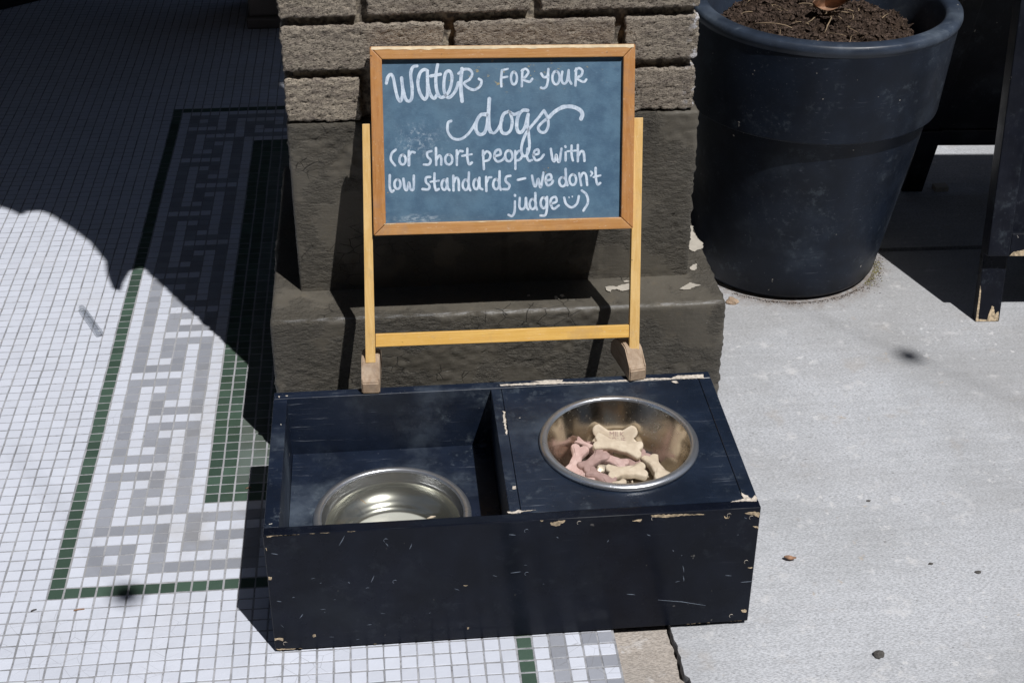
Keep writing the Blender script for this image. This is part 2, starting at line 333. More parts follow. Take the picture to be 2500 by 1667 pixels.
def lathe(name, prof, mat, center, parent=None, origin=(0, 0, 0), segs=96, lean=0.0, closed=False):
    vs = []; fs = []; n = len(prof)
    for i in range(segs):
        a = 2*math.pi*i/segs
        for r, z in prof: vs.append((center[0]+r*math.cos(a)+lean*z, center[1]+r*math.sin(a), center[2]+z))
    for i in range(segs):
        j = (i+1) % segs
        for k in range(n-1): fs.append((i*n+k, j*n+k, j*n+k+1, i*n+k+1))
    return mesh_obj(name, vs, fs, mat, parent, origin, True)
def tube(path, r, seg=8):
    vs = []; fs = []; pts = [Vector(p) for p in path]
    for i, p in enumerate(pts):
        d = (pts[min(i+1, len(pts)-1)]-pts[max(i-1, 0)]).normalized(); a = d.orthogonal().normalized(); b = d.cross(a)
        rr = r(i/(len(pts)-1)) if callable(r) else r
        for k in range(seg):
            t = 2*math.pi*k/seg; vs.append(tuple(p+(a*math.cos(t)+b*math.sin(t))*rr))
    for i in range(len(pts)-1):
        for k in range(seg): fs.append((i*seg+k, i*seg+(k+1) % seg, (i+1)*seg+(k+1) % seg, (i+1)*seg+k))
    fs.append(tuple(range(seg-1, -1, -1))); fs.append(tuple(range((len(pts)-1)*seg, len(pts)*seg)))
    return vs, fs
def prism(poly, to3, h):
    """polygon (2d) -> thin prism; to3(a, b, h)"""
    n = len(poly); vs = [to3(a, b, 0) for a, b in poly]+[to3(a, b, h) for a, b in poly]
    fs = [tuple(range(n-1, -1, -1)), tuple(range(n, 2*n))]+[(i, (i+1) % n, n+(i+1) % n, n+i) for i in range(n)]
    return vs, fs
def join(lst):
    V = []; F = []
    for vs, fs in lst:
        k = len(V); V += vs; F += [tuple(i+k for i in f) for f in fs]
    return V, F
def rough_poly(P_, amp, seed):
    out = []; n = len(P_)
    for i in range(n):
        a = P_[i]; b = P_[(i+1) % n]; L = math.hypot(b[0]-a[0], b[1]-a[1]); k = max(1, int(L/.0014))
        for j in range(k):
            t = j/k; x = a[0]+(b[0]-a[0])*t; y = a[1]+(b[1]-a[1])*t
            q = noise.noise_vector(Vector((x*330, y*330, seed)))+noise.noise_vector(Vector((x*1100, y*1100, seed)))*.6; out.append((x+q.x*amp, y+q.y*amp))
    return out
STROKES = [[0.00373,[[0.0248,0.3625],[0.0267,0.37],[0.0306,0.3734],[0.0336,0.3691],[0.0361,0.3555],[0.0387,0.3449],[0.0421,0.3395],[0.0448,0.3448],[0.0454,0.3553],[0.0441,0.3689]]],[0.00373,[[0.0441,0.3689],[0.0457,0.3553],[0.0487,0.3432],[0.0528,0.3392],[0.0568,0.343],[0.0575,0.3551],[0.056,0.3687],[0.0561,0.3762],[0.0589,0.3822],[0.0638,0.3833]]],[0.00373,[[0.0772,0.377],[0.0729,0.3786],[0.0677,0.3745],[0.0649,0.364],[0.0663,0.3526],[0.0701,0.3442],[0.0739,0.3414],[0.0767,0.3464],[0.0771,0.3592],[0.0769,0.3766]]],[0.00373,[[0.0769,0.3766],[0.0777,0.3592],[0.0809,0.347],[0.0854,0.3421],[0.0896,0.3469]]],[0.00373,[[0.0902,0.3846],[0.0882,0.3741],[0.0878,0.3605],[0.0898,0.3491],[0.0939,0.3433],[0.1,0.3451],[0.105,0.3518],[0.1081,0.3631],[0.1078,0.3722],[0.1045,0.3763],[0.1001,0.3731],[0.0981,0.3618],[0.0985,0.3505],[0.1023,0.3431],[0.1077,0.3447],[0.1131,0.3517],[0.1167,0.3614]]],[0.00373,[[0.0811,0.3703],[0.0937,0.3723]]],[0.00435,[[0.1212,0.3787],[0.1198,0.3644],[0.1201,0.3493],[0.1213,0.3377]]],[0.00311,[[0.1167,0.3728],[0.1232,0.3776],[0.1306,0.3775],[0.1343,0.3724],[0.1312,0.3654],[0.1239,0.3605],[0.1293,0.3544],[0.137,0.3519],[0.144,0.356],[0.1463,0.3627],[0.1429,0.3655]]],[0.00295,[[0.1725,0.3755],[0.1714,0.3649],[0.1718,0.3555]]],[0.00249,[[0.1722,0.3758],[0.1802,0.3775]]],[0.00249,[[0.1714,0.3664],[0.1795,0.3675]]],[0.00295,[[0.1887,0.3733],[0.1906,0.3713],[0.1917,0.3675],[0.1917,0.3631],[0.1905,0.3595],[0.1885,0.3578],[0.1864,0.3585],[0.1848,0.3614],[0.1841,0.3656],[0.1847,0.3698],[0.1862,0.3727],[0.1884,0.3735]]],[0.00295,[[0.1988,0.3757],[0.1981,0.3552]]],[0.00295,[[0.198,0.3747],[0.2031,0.377],[0.2066,0.3725],[0.2024,0.3666],[0.1993,0.3646],[0.2035,0.3617],[0.2086,0.3608],[0.2116,0.3641]]],[0.00295,[[0.223,0.3707],[0.2265,0.3661],[0.2311,0.3675],[0.2323,0.3758]]],[0.00295,[[0.2323,0.3761],[0.2319,0.3622],[0.2299,0.3543],[0.2261,0.3519],[0.2229,0.3529]]],[0.00295,[[0.2432,0.3732],[0.2455,0.371],[0.2468,0.367],[0.2468,0.3623],[0.2453,0.3585],[0.243,0.3567],[0.2404,0.3574],[0.2384,0.3605],[0.2377,0.365],[0.2383,0.3694],[0.2402,0.3725],[0.2427,0.3733]]],[0.00295,[[0.2504,0.3725],[0.2493,0.3633],[0.252,0.3575],[0.2564,0.3602],[0.2586,0.3738]]],[0.00295,[[0.2586,0.3741],[0.2592,0.3631],[0.2623,0.357]]],[0.00295,[[0.2683,0.3759],[0.2677,0.3546]]],[0.00295,[[0.2672,0.3733],[0.2718,0.3766],[0.2765,0.3732],[0.275,0.3674],[0.2696,0.3642],[0.2743,0.3604],[0.279,0.3591],[0.2816,0.3619]]],[0.00466,[[0.1563,0.3401],[0.1552,0.3211],[0.1555,0.3059],[0.1579,0.2982]]],[0.00326,[[0.1072,0.3131],[0.103,0.3104],[0.103,0.2994],[0.1091,0.2913],[0.1184,0.2896],[0.1277,0.295],[0.1354,0.3048],[0.1416,0.3153],[0.1478,0.3208],[0.1537,0.3215]]],[0.00404,[[0.1532,0.3196],[0.1455,0.3201],[0.1401,0.3123],[0.139,0.302],[0.1432,0.2954],[0.1494,0.2968],[0.1532,0.3059],[0.1548,0.3211]]],[0.00326,[[0.1579,0.2982],[0.1625,0.2965],[0.168,0.3025],[0.1729,0.3131]]],[0.00373,[[0.1811,0.3236],[0.1745,0.3199],[0.1711,0.3086],[0.1722,0.2981],[0.1781,0.2954],[0.184,0.3003],[0.1858,0.3113],[0.1834,0.3213],[0.1811,0.3236],[0.1881,0.3196],[0.1951,0.3221]]],[0.00404,[[0.206,0.3243],[0.1994,0.3244],[0.1936,0.3172],[0.1916,0.3058],[0.1936,0.2976],[0.1983,0.2972],[0.2029,0.3048],[0.2065,0.3192]]],[0.00342,[[0.2065,0.3192],[0.206,0.3047],[0.2077,0.2893],[0.2082,0.277],[0.2051,0.2679],[0.2007,0.2664],[0.1979,0.2719],[0.1991,0.2834],[0.205,0.2971],[0.2177,0.3121],[0.227,0.3238]]],[0.00342,[[0.227,0.3238],[0.2314,0.3149],[0.2326,0.3041],[0.2287,0.2965],[0.2224,0.2967],[0.2196,0.3026],[0.2255,0.3092],[0.2333,0.3148]]],[0.00466,[[0.2333,0.3148],[0.241,0.322],[0.2519,0.3276],[0.2644,0.3276],[0.2739,0.3231],[0.277,0.3177],[0.2752,0.312]]],[0.00295,[[0.0359,0.2784],[0.0308,0.2737],[0.0298,0.2658],[0.035,0.2583]]],[0.00295,[[0.0456,0.2714],[0.0475,0.2698],[0.0486,0.2668],[0.0485,0.2634],[0.0472,0.2606],[0.0452,0.2593],[0.043,0.2599],[0.0413,0.2621],[0.0407,0.2654],[0.0413,0.2687],[0.043,0.2709],[0.0452,0.2715]]],[0.00326,[[0.0528,0.2762],[0.0527,0.2582]]],[0.00295,[[0.0528,0.2709],[0.0563,0.2749],[0.0602,0.2742]]],[0.00295,[[0.0816,0.2755],[0.0766,0.2738],[0.0766,0.2687],[0.0806,0.264],[0.0784,0.2587],[0.0719,0.2586]]],[0.00295,[[0.0875,0.2792],[0.0877,0.2577]]],[0.00295,[[0.0877,0.2639],[0.0917,0.2694],[0.0942,0.266],[0.0943,0.258]]],[0.00295,[[0.1049,0.2705],[0.1071,0.2688],[0.1084,0.2657],[0.1083,0.2621],[0.1069,0.2592],[0.1045,0.2578],[0.102,0.2584],[0.1,0.2608],[0.0993,0.2642],[0.1,0.2677],[0.1019,0.27],[0.1044,0.2706]]],[0.00295,[[0.1142,0.2755],[0.1144,0.2571]]],[0.00295,[[0.1145,0.2693],[0.1176,0.2743],[0.1218,0.2742]]],[0.00295,[[0.128,0.2774],[0.1279,0.2667],[0.1299,0.2577],[0.1338,0.2596]]],[0.00249,[[0.1211,0.2684],[0.1335,0.2702]]],[0.00295,[[0.1481,0.2742],[0.1486,0.2631],[0.1493,0.2508]]],[0.00295,[[0.1478,0.2685],[0.1532,0.2734],[0.1577,0.269],[0.1556,0.2626],[0.1493,0.2608]]],[0.00295,[[0.1633,0.2669],[0.1708,0.2693],[0.1695,0.2752],[0.1644,0.2732],[0.1627,0.2658],[0.1665,0.2602],[0.173,0.2617],[0.1761,0.2655]]],[0.00295,[[0.1825,0.2737],[0.1848,0.2718],[0.1861,0.2685],[0.186,0.2646],[0.1845,0.2615],[0.1822,0.26],[0.1796,0.2607],[0.1776,0.2632],[0.1769,0.2669],[0.1775,0.2706],[0.1794,0.2732],[0.182,0.2738]]],[0.00295,[[0.1898,0.2729],[0.1902,0.2501]]],[0.00295,[[0.1898,0.2675],[0.1952,0.273],[0.1992,0.268],[0.1961,0.2622],[0.1906,0.2605]]],[0.00295,[[0.2057,0.2755],[0.2051,0.2656],[0.2078,0.2601],[0.2117,0.2608]]],[0.00295,[[0.2132,0.2674],[0.2201,0.269],[0.2194,0.274],[0.2151,0.2725],[0.2137,0.2661],[0.2167,0.2605],[0.2226,0.262],[0.227,0.2673]]],[0.00295,[[0.2362,0.2745],[0.2383,0.2616],[0.2411,0.2585],[0.2433,0.2669],[0.2452,0.2592],[0.2477,0.2588],[0.25,0.2745]]],[0.00295,[[0.2555,0.2694],[0.2555,0.2592]]],[0.00295,[[0.2549,0.2774],[0.2553,0.2765]]],[0.00295,[[0.2633,0.278],[0.2633,0.2664],[0.265,0.259]]],[0.00249,[[0.2578,0.2709],[0.2688,0.2715]]],[0.00295,[[0.2714,0.2786],[0.2716,0.2577]]],[0.00295,[[0.2715,0.2639],[0.2756,0.2703],[0.279,0.2688],[0.2802,0.258]]],[0.00295,[[0.0281,0.2462],[0.028,0.2309],[0.0304,0.225],[0.0329,0.2265]]],[0.00295,[[0.0387,0.2405],[0.0406,0.2388],[0.0416,0.2359],[0.0415,0.2325],[0.0403,0.2297],[0.0383,0.2284],[0.0362,0.2289],[0.0346,0.2312],[0.034,0.2345],[0.0346,0.2378],[0.0362,0.24],[0.0383,0.2406]]],[0.00295,[[0.0456,0.2412],[0.0471,0.2292],[0.0501,0.2269],[0.0525,0.2364],[0.0548,0.2274],[0.0585,0.2282],[0.0589,0.2447]]],[0.00295,[[0.0799,0.2426],[0.0749,0.2419],[0.0744,0.2366],[0.079,0.2311],[0.0772,0.2268],[0.0699,0.2273]]],[0.00295,[[0.0855,0.247],[0.0854,0.234],[0.0872,0.2256],[0.0909,0.2269]]],[0.00249,[[0.0803,0.2364],[0.0911,0.2375]]],[0.00295,[[0.0988,0.2384],[0.1005,0.2367],[0.1014,0.2336],[0.1013,0.23],[0.1002,0.2271],[0.0985,0.2257],[0.0966,0.2263],[0.0952,0.2287],[0.0947,0.2321],[0.0952,0.2355],[0.0966,0.2379],[0.0985,0.2385]]],[0.00295,[[0.102,0.2397],[0.1024,0.2289],[0.1046,0.225]]],[0.00295,[[0.1097,0.2433],[0.11,0.2244]]],[0.00295,[[0.11,0.2341],[0.1133,0.2406],[0.1164,0.2378],[0.117,0.2247]]],[0.00295,[[0.1265,0.2377],[0.1284,0.236],[0.1295,0.2329],[0.1294,0.2293],[0.1282,0.2263],[0.1262,0.2249],[0.1241,0.2255],[0.1224,0.2279],[0.1218,0.2314],[0.1224,0.2348],[0.124,0.2372],[0.1261,0.2378]]],[0.00295,[[0.1299,0.247],[0.1296,0.2313],[0.1316,0.2241]]],[0.00295,[[0.1399,0.2381],[0.1416,0.2364],[0.1425,0.2333],[0.1425,0.2297],[0.1414,0.2267],[0.1397,0.2253],[0.1378,0.2259],[0.1364,0.2283],[0.1358,0.2318],[0.1363,0.2352],[0.1377,0.2376],[0.1396,0.2382]]],[0.00295,[[0.1434,0.2398],[0.1439,0.2278],[0.1472,0.2249]]],[0.00295,[[0.1521,0.2407],[0.1525,0.2226]]],[0.00295,[[0.1525,0.2334],[0.1556,0.2395],[0.1587,0.2401]]],[0.00295,[[0.166,0.2374],[0.1679,0.2357],[0.169,0.2326],[0.1689,0.229],[0.1677,0.226],[0.1657,0.2246],[0.1636,0.2252],[0.162,0.2276],[0.1613,0.2311],[0.1619,0.2346],[0.1635,0.2369],[0.1656,0.2375]]],[0.00295,[[0.1696,0.2475],[0.1696,0.2302],[0.1712,0.2237]]],[0.00295,[[0.1836,0.2414],[0.1783,0.24],[0.1777,0.2346],[0.1824,0.2294],[0.1805,0.2245],[0.1743,0.2245]]],[0.00295,[[0.1933,0.2358],[0.2029,0.2377]]],[0.00295,[[0.2118,0.2407],[0.2142,0.2293],[0.217,0.2274],[0.2199,0.2366],[0.222,0.2268],[0.224,0.2275],[0.2266,0.2442]]],[0.00295,[[0.2306,0.2337],[0.2369,0.2359],[0.2356,0.2416],[0.2309,0.2402],[0.2298,0.2333],[0.2322,0.2278],[0.2372,0.2296],[0.2392,0.2335]]],[0.00295,[[0.2527,0.2376],[0.2548,0.2361],[0.2561,0.2332],[0.256,0.23],[0.2547,0.2273],[0.2524,0.226],[0.25,0.2266],[0.2482,0.2288],[0.2474,0.2319],[0.248,0.2351],[0.2498,0.2372],[0.2522,0.2377]]],[0.00295,[[0.2556,0.2484],[0.2564,0.2341],[0.2581,0.2271]]],[0.00295,[[0.266,0.2408],[0.2682,0.239],[0.2694,0.2357],[0.2694,0.232],[0.268,0.2289],[0.2658,0.2274],[0.2634,0.228],[0.2615,0.2306],[0.2608,0.2342],[0.2614,0.2378],[0.2632,0.2403],[0.2656,0.241]]],[0.00295,[[0.2733,0.2422],[0.2763,0.2266]]],[0.00295,[[0.2749,0.2367],[0.2785,0.2425],[0.2824,0.2396],[0.2841,0.2267]]],[0.00249,[[0.2887,0.2441],[0.2906,0.2417],[0.2888,0.2387]]],[0.00295,[[0.295,0.2486],[0.2954,0.2362],[0.2976,0.2274],[0.3012,0.2289]]],[0.00249,[[0.2923,0.2369],[0.3014,0.2388]]],[0.00295,[[0.1895,0.2164],[0.1898,0.2154]]],[0.00295,[[0.1896,0.2083],[0.1892,0.1956],[0.1861,0.1894],[0.1814,0.1911]]],[0.00295,[[0.1959,0.2125],[0.1955,0.2016],[0.1986,0.1976],[0.203,0.2014],[0.204,0.2122]]],[0.00295,[[0.204,0.2122],[0.2049,0.2013],[0.2072,0.1974]]],[0.00295,[[0.2136,0.2106],[0.2155,0.2089],[0.2167,0.2057],[0.2166,0.2021],[0.2154,0.1991],[0.2134,0.1977],[0.2112,0.1983],[0.2096,0.2008],[0.2089,0.2042],[0.2095,0.2077],[0.2111,0.2101],[0.2132,0.2107]]],[0.00295,[[0.2162,0.2184],[0.2166,0.2041],[0.2185,0.1969]]],[0.00295,[[0.2279,0.2122],[0.2298,0.2104],[0.2309,0.207],[0.2309,0.2031],[0.2297,0.1999],[0.2277,0.1984],[0.2255,0.1991],[0.2239,0.2017],[0.2232,0.2054],[0.2238,0.2091],[0.2254,0.2117],[0.2275,0.2123]]],[0.00295,[[0.2315,0.2127],[0.2316,0.199],[0.2293,0.1895],[0.223,0.189]]],[0.00295,[[0.2371,0.204],[0.2438,0.2065],[0.2427,0.2124],[0.2373,0.2105],[0.2364,0.2036],[0.2402,0.1972],[0.247,0.2014]]],[0.00295,[[0.254,0.2113],[0.2567,0.203],[0.2639,0.1984],[0.2709,0.2034],[0.2732,0.2127]]],[0.00155,[[0.2603,0.2118],[0.2605,0.211]]],[0.00155,[[0.2646,0.2128],[0.2647,0.212]]],[0.00295,[[0.2771,0.2199],[0.2835,0.214],[0.2851,0.2038],[0.2794,0.1938]]]]
CHIP_TOP = [[[0.5774,0.1663],[0.637,0.1668],[0.6228,0.1711],[0.6401,0.1731],[0.6681,0.1715],[0.6657,0.1655],[0.7023,0.1614],[0.7563,0.1619],[0.791,0.1632],[0.8226,0.1604],[0.8313,0.1668],[0.8723,0.1667],[0.8722,0.1547],[0.8441,0.1563],[0.7899,0.1571],[0.7312,0.1579],[0.6484,0.16],[0.5782,0.1623]],
[[0.8519,-0.0874],[0.8587,-0.0958],[0.8621,-0.1049],[0.8678,-0.0949],[0.8692,-0.1073],[0.8675,-0.1099],[0.8503,-0.1084],[0.8338,-0.1086],[0.8455,-0.1052],[0.8522,-0.103]],
[[0.5708,-0.1018],[0.5793,-0.1029],[0.5862,-0.0984],[0.5912,-0.1012],[0.6073,-0.1017],[0.5921,-0.1037],[0.581,-0.1071],[0.5726,-0.1054]],
[[0.5857,0.1112],[0.5881,0.1109],[0.5871,0.0801],[0.5866,0.0441],[0.5848,0.0443],[0.5848,0.0803]],
[[0.814,0.1541],[0.8214,0.1543],[0.8241,0.1488],[0.8189,0.1475]],
[[0.583,-0.0532],[0.5873,-0.0536],[0.5867,-0.0607],[0.5822,-0.061]],
[[0.2968,0.1653],[0.2996,0.1642],[0.2986,0.16]],
[[0.3056,0.1646],[0.3096,0.1651],[0.3087,0.1617]]]
CHIP_FRONT = [[[0.736,0.1777],[0.7446,0.1798],[0.762,0.1772],[0.7793,0.1774],[0.7881,0.1759],[0.8011,0.1758],[0.8057,0.1727],[0.7774,0.174],[0.7558,0.1723],[0.7384,0.1743]],
[[0.8491,0.1745],[0.8599,0.1765],[0.8711,0.1735],[0.8722,0.1625],[0.8664,0.1651],[0.8606,0.1688],[0.8539,0.1706]],
[[0.6192,0.1754],[0.6287,0.1787],[0.6383,0.1794],[0.6374,0.1754],[0.6331,0.173],[0.6321,0.169],[0.6247,0.1682],[0.6203,0.1712]],
[[0.7159,0.1705],[0.7233,0.1738],[0.7288,0.1728],[0.7268,0.1681],[0.7214,0.1693]],
[[0.8259,0.1713],[0.8283,0.1678],[0.8327,0.1675],[0.8333,0.1713],[0.832,0.1654],[0.8281,0.1657]],
[[0.861,0.1523],[0.8654,0.1531],[0.8693,0.1511],[0.8693,0.1467],[0.8668,0.1497]],
[[0.8596,0.0209],[0.8639,0.0235],[0.8672,0.0202],[0.8663,0.0149],[0.861,0.0171]],
[[0.8466,-0.0015],[0.8695,0.0002],[0.8708,-0.0017],[0.8468,-0.004]],
[[0.7916,-0.002],[0.8236,-0.0014],[0.8237,-0.0029],[0.7917,-0.0042]],
[[0.8613,0.0889],[0.8669,0.0899],[0.8678,0.0876],[0.8637,0.0873]],
[[0.6078,0.1794],[0.6117,0.1797],[0.6109,0.1765]],
[[0.2928,0.1858],[0.3215,0.1845],[0.3339,0.1841],[0.3317,0.1819],[0.3131,0.1822],[0.3027,0.1811],[0.2934,0.1764]],
[[0.3866,0.1811],[0.396,0.1814],[0.3959,0.1793],[0.3875,0.1783]],
[[0.2916,0.1207],[0.2965,0.1189],[0.295,0.1135],[0.2919,0.1137]],
[[0.2909,0.0235],[0.2974,0.0244],[0.3027,0.0225],[0.3012,0.0167],[0.296,0.0201],[0.2905,0.0191]],
[[0.2895,0.0065],[0.3251,0.0016],[0.325,-0.0002],[0.2913,0.0019]],
[[0.3366,0.0255],[0.3399,0.0258],[0.3405,0.0217],[0.3377,0.0195],[0.3359,0.022]],
[[0.5184,0.0879],[0.5239,0.0883],[0.521,0.0857]],
[[0.522,0.021],[0.5242,0.022],[0.5246,0.0178],[0.5224,0.0174]],
[[0.4087,0.0039],[0.4127,0.0042],[0.4126,0.0012],[0.4086,0.0015]],
[[0.3535,0.1827],[0.3669,0.1817],[0.3657,0.1797],[0.3627,0.1812]],
[[0.2925,0.1631],[0.2933,0.163],[0.2932,0.1562],[0.2924,0.1568]],
[[0.3432,0.1837],[0.3515,0.1836],[0.3514,0.1823],[0.3441,0.182]]]
SCRATCH_FRONT = [[[0.4596,0.1559],[0.4566,0.148]],
[[0.4295,0.159],[0.4321,0.1544]],
[[0.3831,0.1733],[0.376,0.1595]],
[[0.4141,0.1116],[0.41,0.1016]],
[[0.3275,0.0589],[0.3233,0.0523]],
[[0.2984,0.1537],[0.3055,0.1515]],
[[0.2988,0.0813],[0.304,0.0798]],
[[0.3834,0.1037],[0.385,0.1016]],
[[0.5726,0.1611],[0.5801,0.1598]],
[[0.7545,0.046],[0.7841,0.0407],[0.8142,0.0323]],
[[0.8349,0.0786],[0.8426,0.0774]],
[[0.8549,0.0661],[0.8697,0.0666]],
[[0.7816,0.098],[0.7836,0.0878]],
[[0.7831,0.0821],[0.7846,0.0733]],
[[0.5748,0.1027],[0.5867,0.1038]],
[[0.7157,0.0585],[0.7259,0.0566]],
[[0.69,0.1442],[0.6884,0.1413]],
[[0.7354,0.1491],[0.7395,0.1469]],
[[0.6282,0.1535],[0.6306,0.1516]],
[[0.7676,0.1231],[0.7691,0.1207]]]
PEEL = [[[0.9078,0.5049],[0.9123,0.5024],[0.9083,0.4876],[0.911,0.462],[0.9153,0.4491],[0.9129,0.4328],[0.902,0.4276],[0.8969,0.4219],[0.8924,0.4284],[0.8923,0.4428],[0.9003,0.4629],[0.8999,0.4756]],
[[0.8807,0.3755],[0.8893,0.3846],[0.8935,0.3862],[0.8899,0.3708],[0.8856,0.3665],[0.8805,0.3697]],
[[0.8545,0.315],[0.8661,0.3263],[0.8729,0.332],[0.8777,0.3279],[0.8861,0.3234],[0.878,0.3203],[0.8692,0.3137],[0.8632,0.3116]],
[[0.7508,0.3297],[0.7606,0.3326],[0.7665,0.329],[0.7759,0.3349],[0.7856,0.3371],[0.7845,0.3193],[0.773,0.3173],[0.7665,0.3227],[0.7589,0.3215],[0.7559,0.3144],[0.7513,0.3204]],
[[0.7792,0.3441],[0.7852,0.3462],[0.7874,0.3422],[0.7807,0.3417]],
[[0.6757,0.3098],[0.6798,0.3108],[0.6814,0.3056],[0.6771,0.3038]],
[[0.6847,0.3133],[0.6891,0.3144],[0.6907,0.3099],[0.6858,0.3074]],
[[0.6393,0.3173],[0.6424,0.3178],[0.6424,0.3141],[0.6398,0.3136]],
[[0.6799,0.3036],[0.6822,0.3034],[0.6815,0.3009]]]

# ================================================================== SETTING
T = 0.02
BOT = {2: 'ggg.gggggg', 3: 'g.g.g.....', 4: 'ggg.g.ggg.', 5: '....g.g.gg', 6: 'ggggg.g...', 7: 'g.....gggg', 8: 'g.gggg....'}
UNIT = {9: 'g.g..g', 10: 'g.gg.g', 11: 'g..g.g', 12: 'gggg.g', 13: '.....g', 14: 'gggg.g', 15: 'g..g.g', 16: 'g.gg.g', 17: 'g.g..g', 18: 'g.gggg', 19: 'g.....',
        20: 'g.gggg', 21: 'g.g..g', 22: 'g.gg.g', 23: 'g..g.g', 24: 'gggg.g'}
def border(i, j):
    """i across the border (2..7), j along it, both from the outer corner"""
    if 2 <= j <= 8: return BOT[j][i-2]
    if j < 25: return UNIT[j][i-2]
    if j < 31: return 'g' if (i == 5 and j == 29) else UNIT[j-12][i-2]
    if j < 35: return UNIT[j-12][i-2]
    if j == 35: return UNIT[19][i-2]
    if j < 41: return UNIT[j-16][i-2]
    return UNIT[13+(j-41) % 12][i-2]
def cell(i, j):
    if j <= -5 and i >= 29:
        k = i-29
        if k == 0: return 'd'
        if k in (1, 3): return 'w'
        if k == 2: return 'g'
        pat = {-5: 'gg', -6: 'g.', -7: 'gg', -8: '..', -9: 'gg', -10: 'g.', -11: 'gg'}.get(j, 'g.')
        return 'g' if pat[(i-33) % 2] == 'g' else 'w'
    if i < 0 or j < 0 or j > 78: return 'w'
    jj = j
    if i == 0 or j == 0 or j == 78: return 'd'
    if j > 65: jj = 78-j
    if i == 1 or jj == 1: return 'w'
    if i >= 9 and jj >= 9:
        return 'd' if (i < 11 or jj < 11 and j < 40 or 66 < j) else 'p'
    if i == 8 and jj >= 9 or jj == 8 and i >= 8: return 'w'
    if i <= 7 and jj >= 9: c = border(i, jj)
    elif i <= 11: c = BOT[jj][i-2]
    else: c = border(jj, i) if 2 <= jj <= 7 else '.'
    return 'g' if c == 'g' else 'w'
floor = tag(bpy.data.objects.new('mosaic_floor', None), 'small square mosaic tile floor with a grey key border between green lines', None, None, 'structure'); COL.objects.link(floor)
X0, X1, Y0, Y1 = -64, 35, -40, 178
mesh_obj('grout_bed', [(X0*T, Y0*T, -.0007), (X1*T+.002, Y0*T, -.0007), (X1*T+.002, Y1*T, -.0007), (X0*T, Y1*T, -.0007),
                       (X0*T, Y0*T, -.03), (X1*T+.002, Y0*T, -.03), (X1*T+.002, Y1*T, -.03), (X0*T, Y1*T, -.03)],
         [(0, 1, 2, 3), (7, 6, 5, 4), (0, 4, 5, 1), (1, 5, 6, 2), (2, 6, 7, 3), (3, 7, 4, 0)], M_GROUT, floor)
Minv = M.inverted()
def px(p):
    c = Minv @ Vector(p); return (1250+3540.7*c.x/-c.z, 833.5-3540.7*c.y/-c.z)
def hidden(x, y):
    if .27 < x < .93 and y > .26: return True
    if y > .9 and x > .14 and x > .3: return True
    return .30 < x < .86 and -.05 < y < .27
cells = []
for i in range(X0, X1):
    for j in range(Y0, Y1):
        x, y = (i+.5)*T, (j+.5)*T
        u, v = px((x, y, 0))
        vis = -20 < u < 2520 and -20 < v < 1690 and not hidden(x, y)
        cells.append(((Vector((x, y, 0))-CAMPOS).length if vis else 99, i, j))
cells.sort(); NEAR = set((i, j) for d, i, j in cells[:300] if d < 50)
FAR = [(i, j) for d, i, j in cells[300:] if not (.31 < (i+.5)*T < .86 and .30 < (j+.5)*T < .66)]
def tile_variant(k, seed):
    rng = random.Random(seed); h = T/2-.00082-rng.random()*.0003; vs = []
    for rr, z in ((h, -.003), (h, -.0007), (h-.0006, -.0001)):
        c = .0007
        for sx, sy in ((-1, -1), (1, -1), (1, 1), (-1, 1)):
            q = noise.noise_vector(Vector((sx*3.1+seed*7.7, sy*5.3, rr*100)))*.00035
            for a, b in (((c, 0), (0, c)) if sx*sy < 0 else ((0, c), (c, 0))):
                vs.append((sx*(rr-a)+q.x, sy*(rr-b)+q.y, z))
    fs = [(n*8+a, n*8+(a+1) % 8, (n+1)*8+(a+1) % 8, (n+1)*8+a) for n in range(2) for a in range(8)]+[tuple(range(16, 24))]
    me = bpy.data.meshes.new('tile'); me.from_pydata(vs, [], fs); me.materials.append(MT[k]); me.update(); return me
TV = {k: [tile_variant(k, s+n*10) for s in range(6)] for n, k in enumerate('wgdp')}
rng = random.Random(3)
def jig(i, j):
    n = noise.noise_vector(Vector((i*.13, j*.13, 1.7)))*.0011
    return n.x+rng.gauss(0, .00018), n.y+rng.gauss(0, .00018), rng.gauss(0, .014), rng.gauss(0, .010), rng.gauss(0, .010), rng.gauss(0, .00012)
for (i, j) in sorted(NEAR):
    dx, dy, rz, rx, ry, dz = jig(i, j)
    o = bpy.data.objects.new('tile', rng.choice(TV[cell(i, j)])); COL.objects.link(o); o.parent = floor
    o.location = ((i+.5)*T+dx, (j+.5)*T+dy, dz); o.rotation_euler = (rx, ry, rz)
V = []; F = []; MI = []; TN = []
order = 'wgdp'
for (i, j) in FAR:
    dx, dy, rz, rx, ry, dz = jig(i, j); h = T/2-.00095; x = (i+.5)*T+dx; y = (j+.5)*T+dy; k = len(V); ca, sa = math.cos(rz), math.sin(rz)
    for rr, z in ((h, -.0016), (h-.0005, 0)):
        for sx, sy in ((-1, -1), (1, -1), (1, 1), (-1, 1)):
            a, b = sx*rr, sy*rr; V.append((x+a*ca-b*sa, y+a*sa+b*ca, z+dz+(a*ry+b*rx if z == 0 else 0)))
    F += [(k+a, k+(a+1) % 4, k+4+(a+1) % 4, k+4+a) for a in range(4)]+[(k+4, k+5, k+6, k+7)]
    MI += [order.index(cell(i, j))]*5; TN += [rng.random()]*5
o = mesh_obj('tile_field', V, F, None, floor, mats=[MTJ[k] for k in order], midx=MI)
a = o.data.attributes.new('tone', 'FLOAT', 'FACE'); a.data.foreach_set('value', TN); o['kind'] = 'stuff'

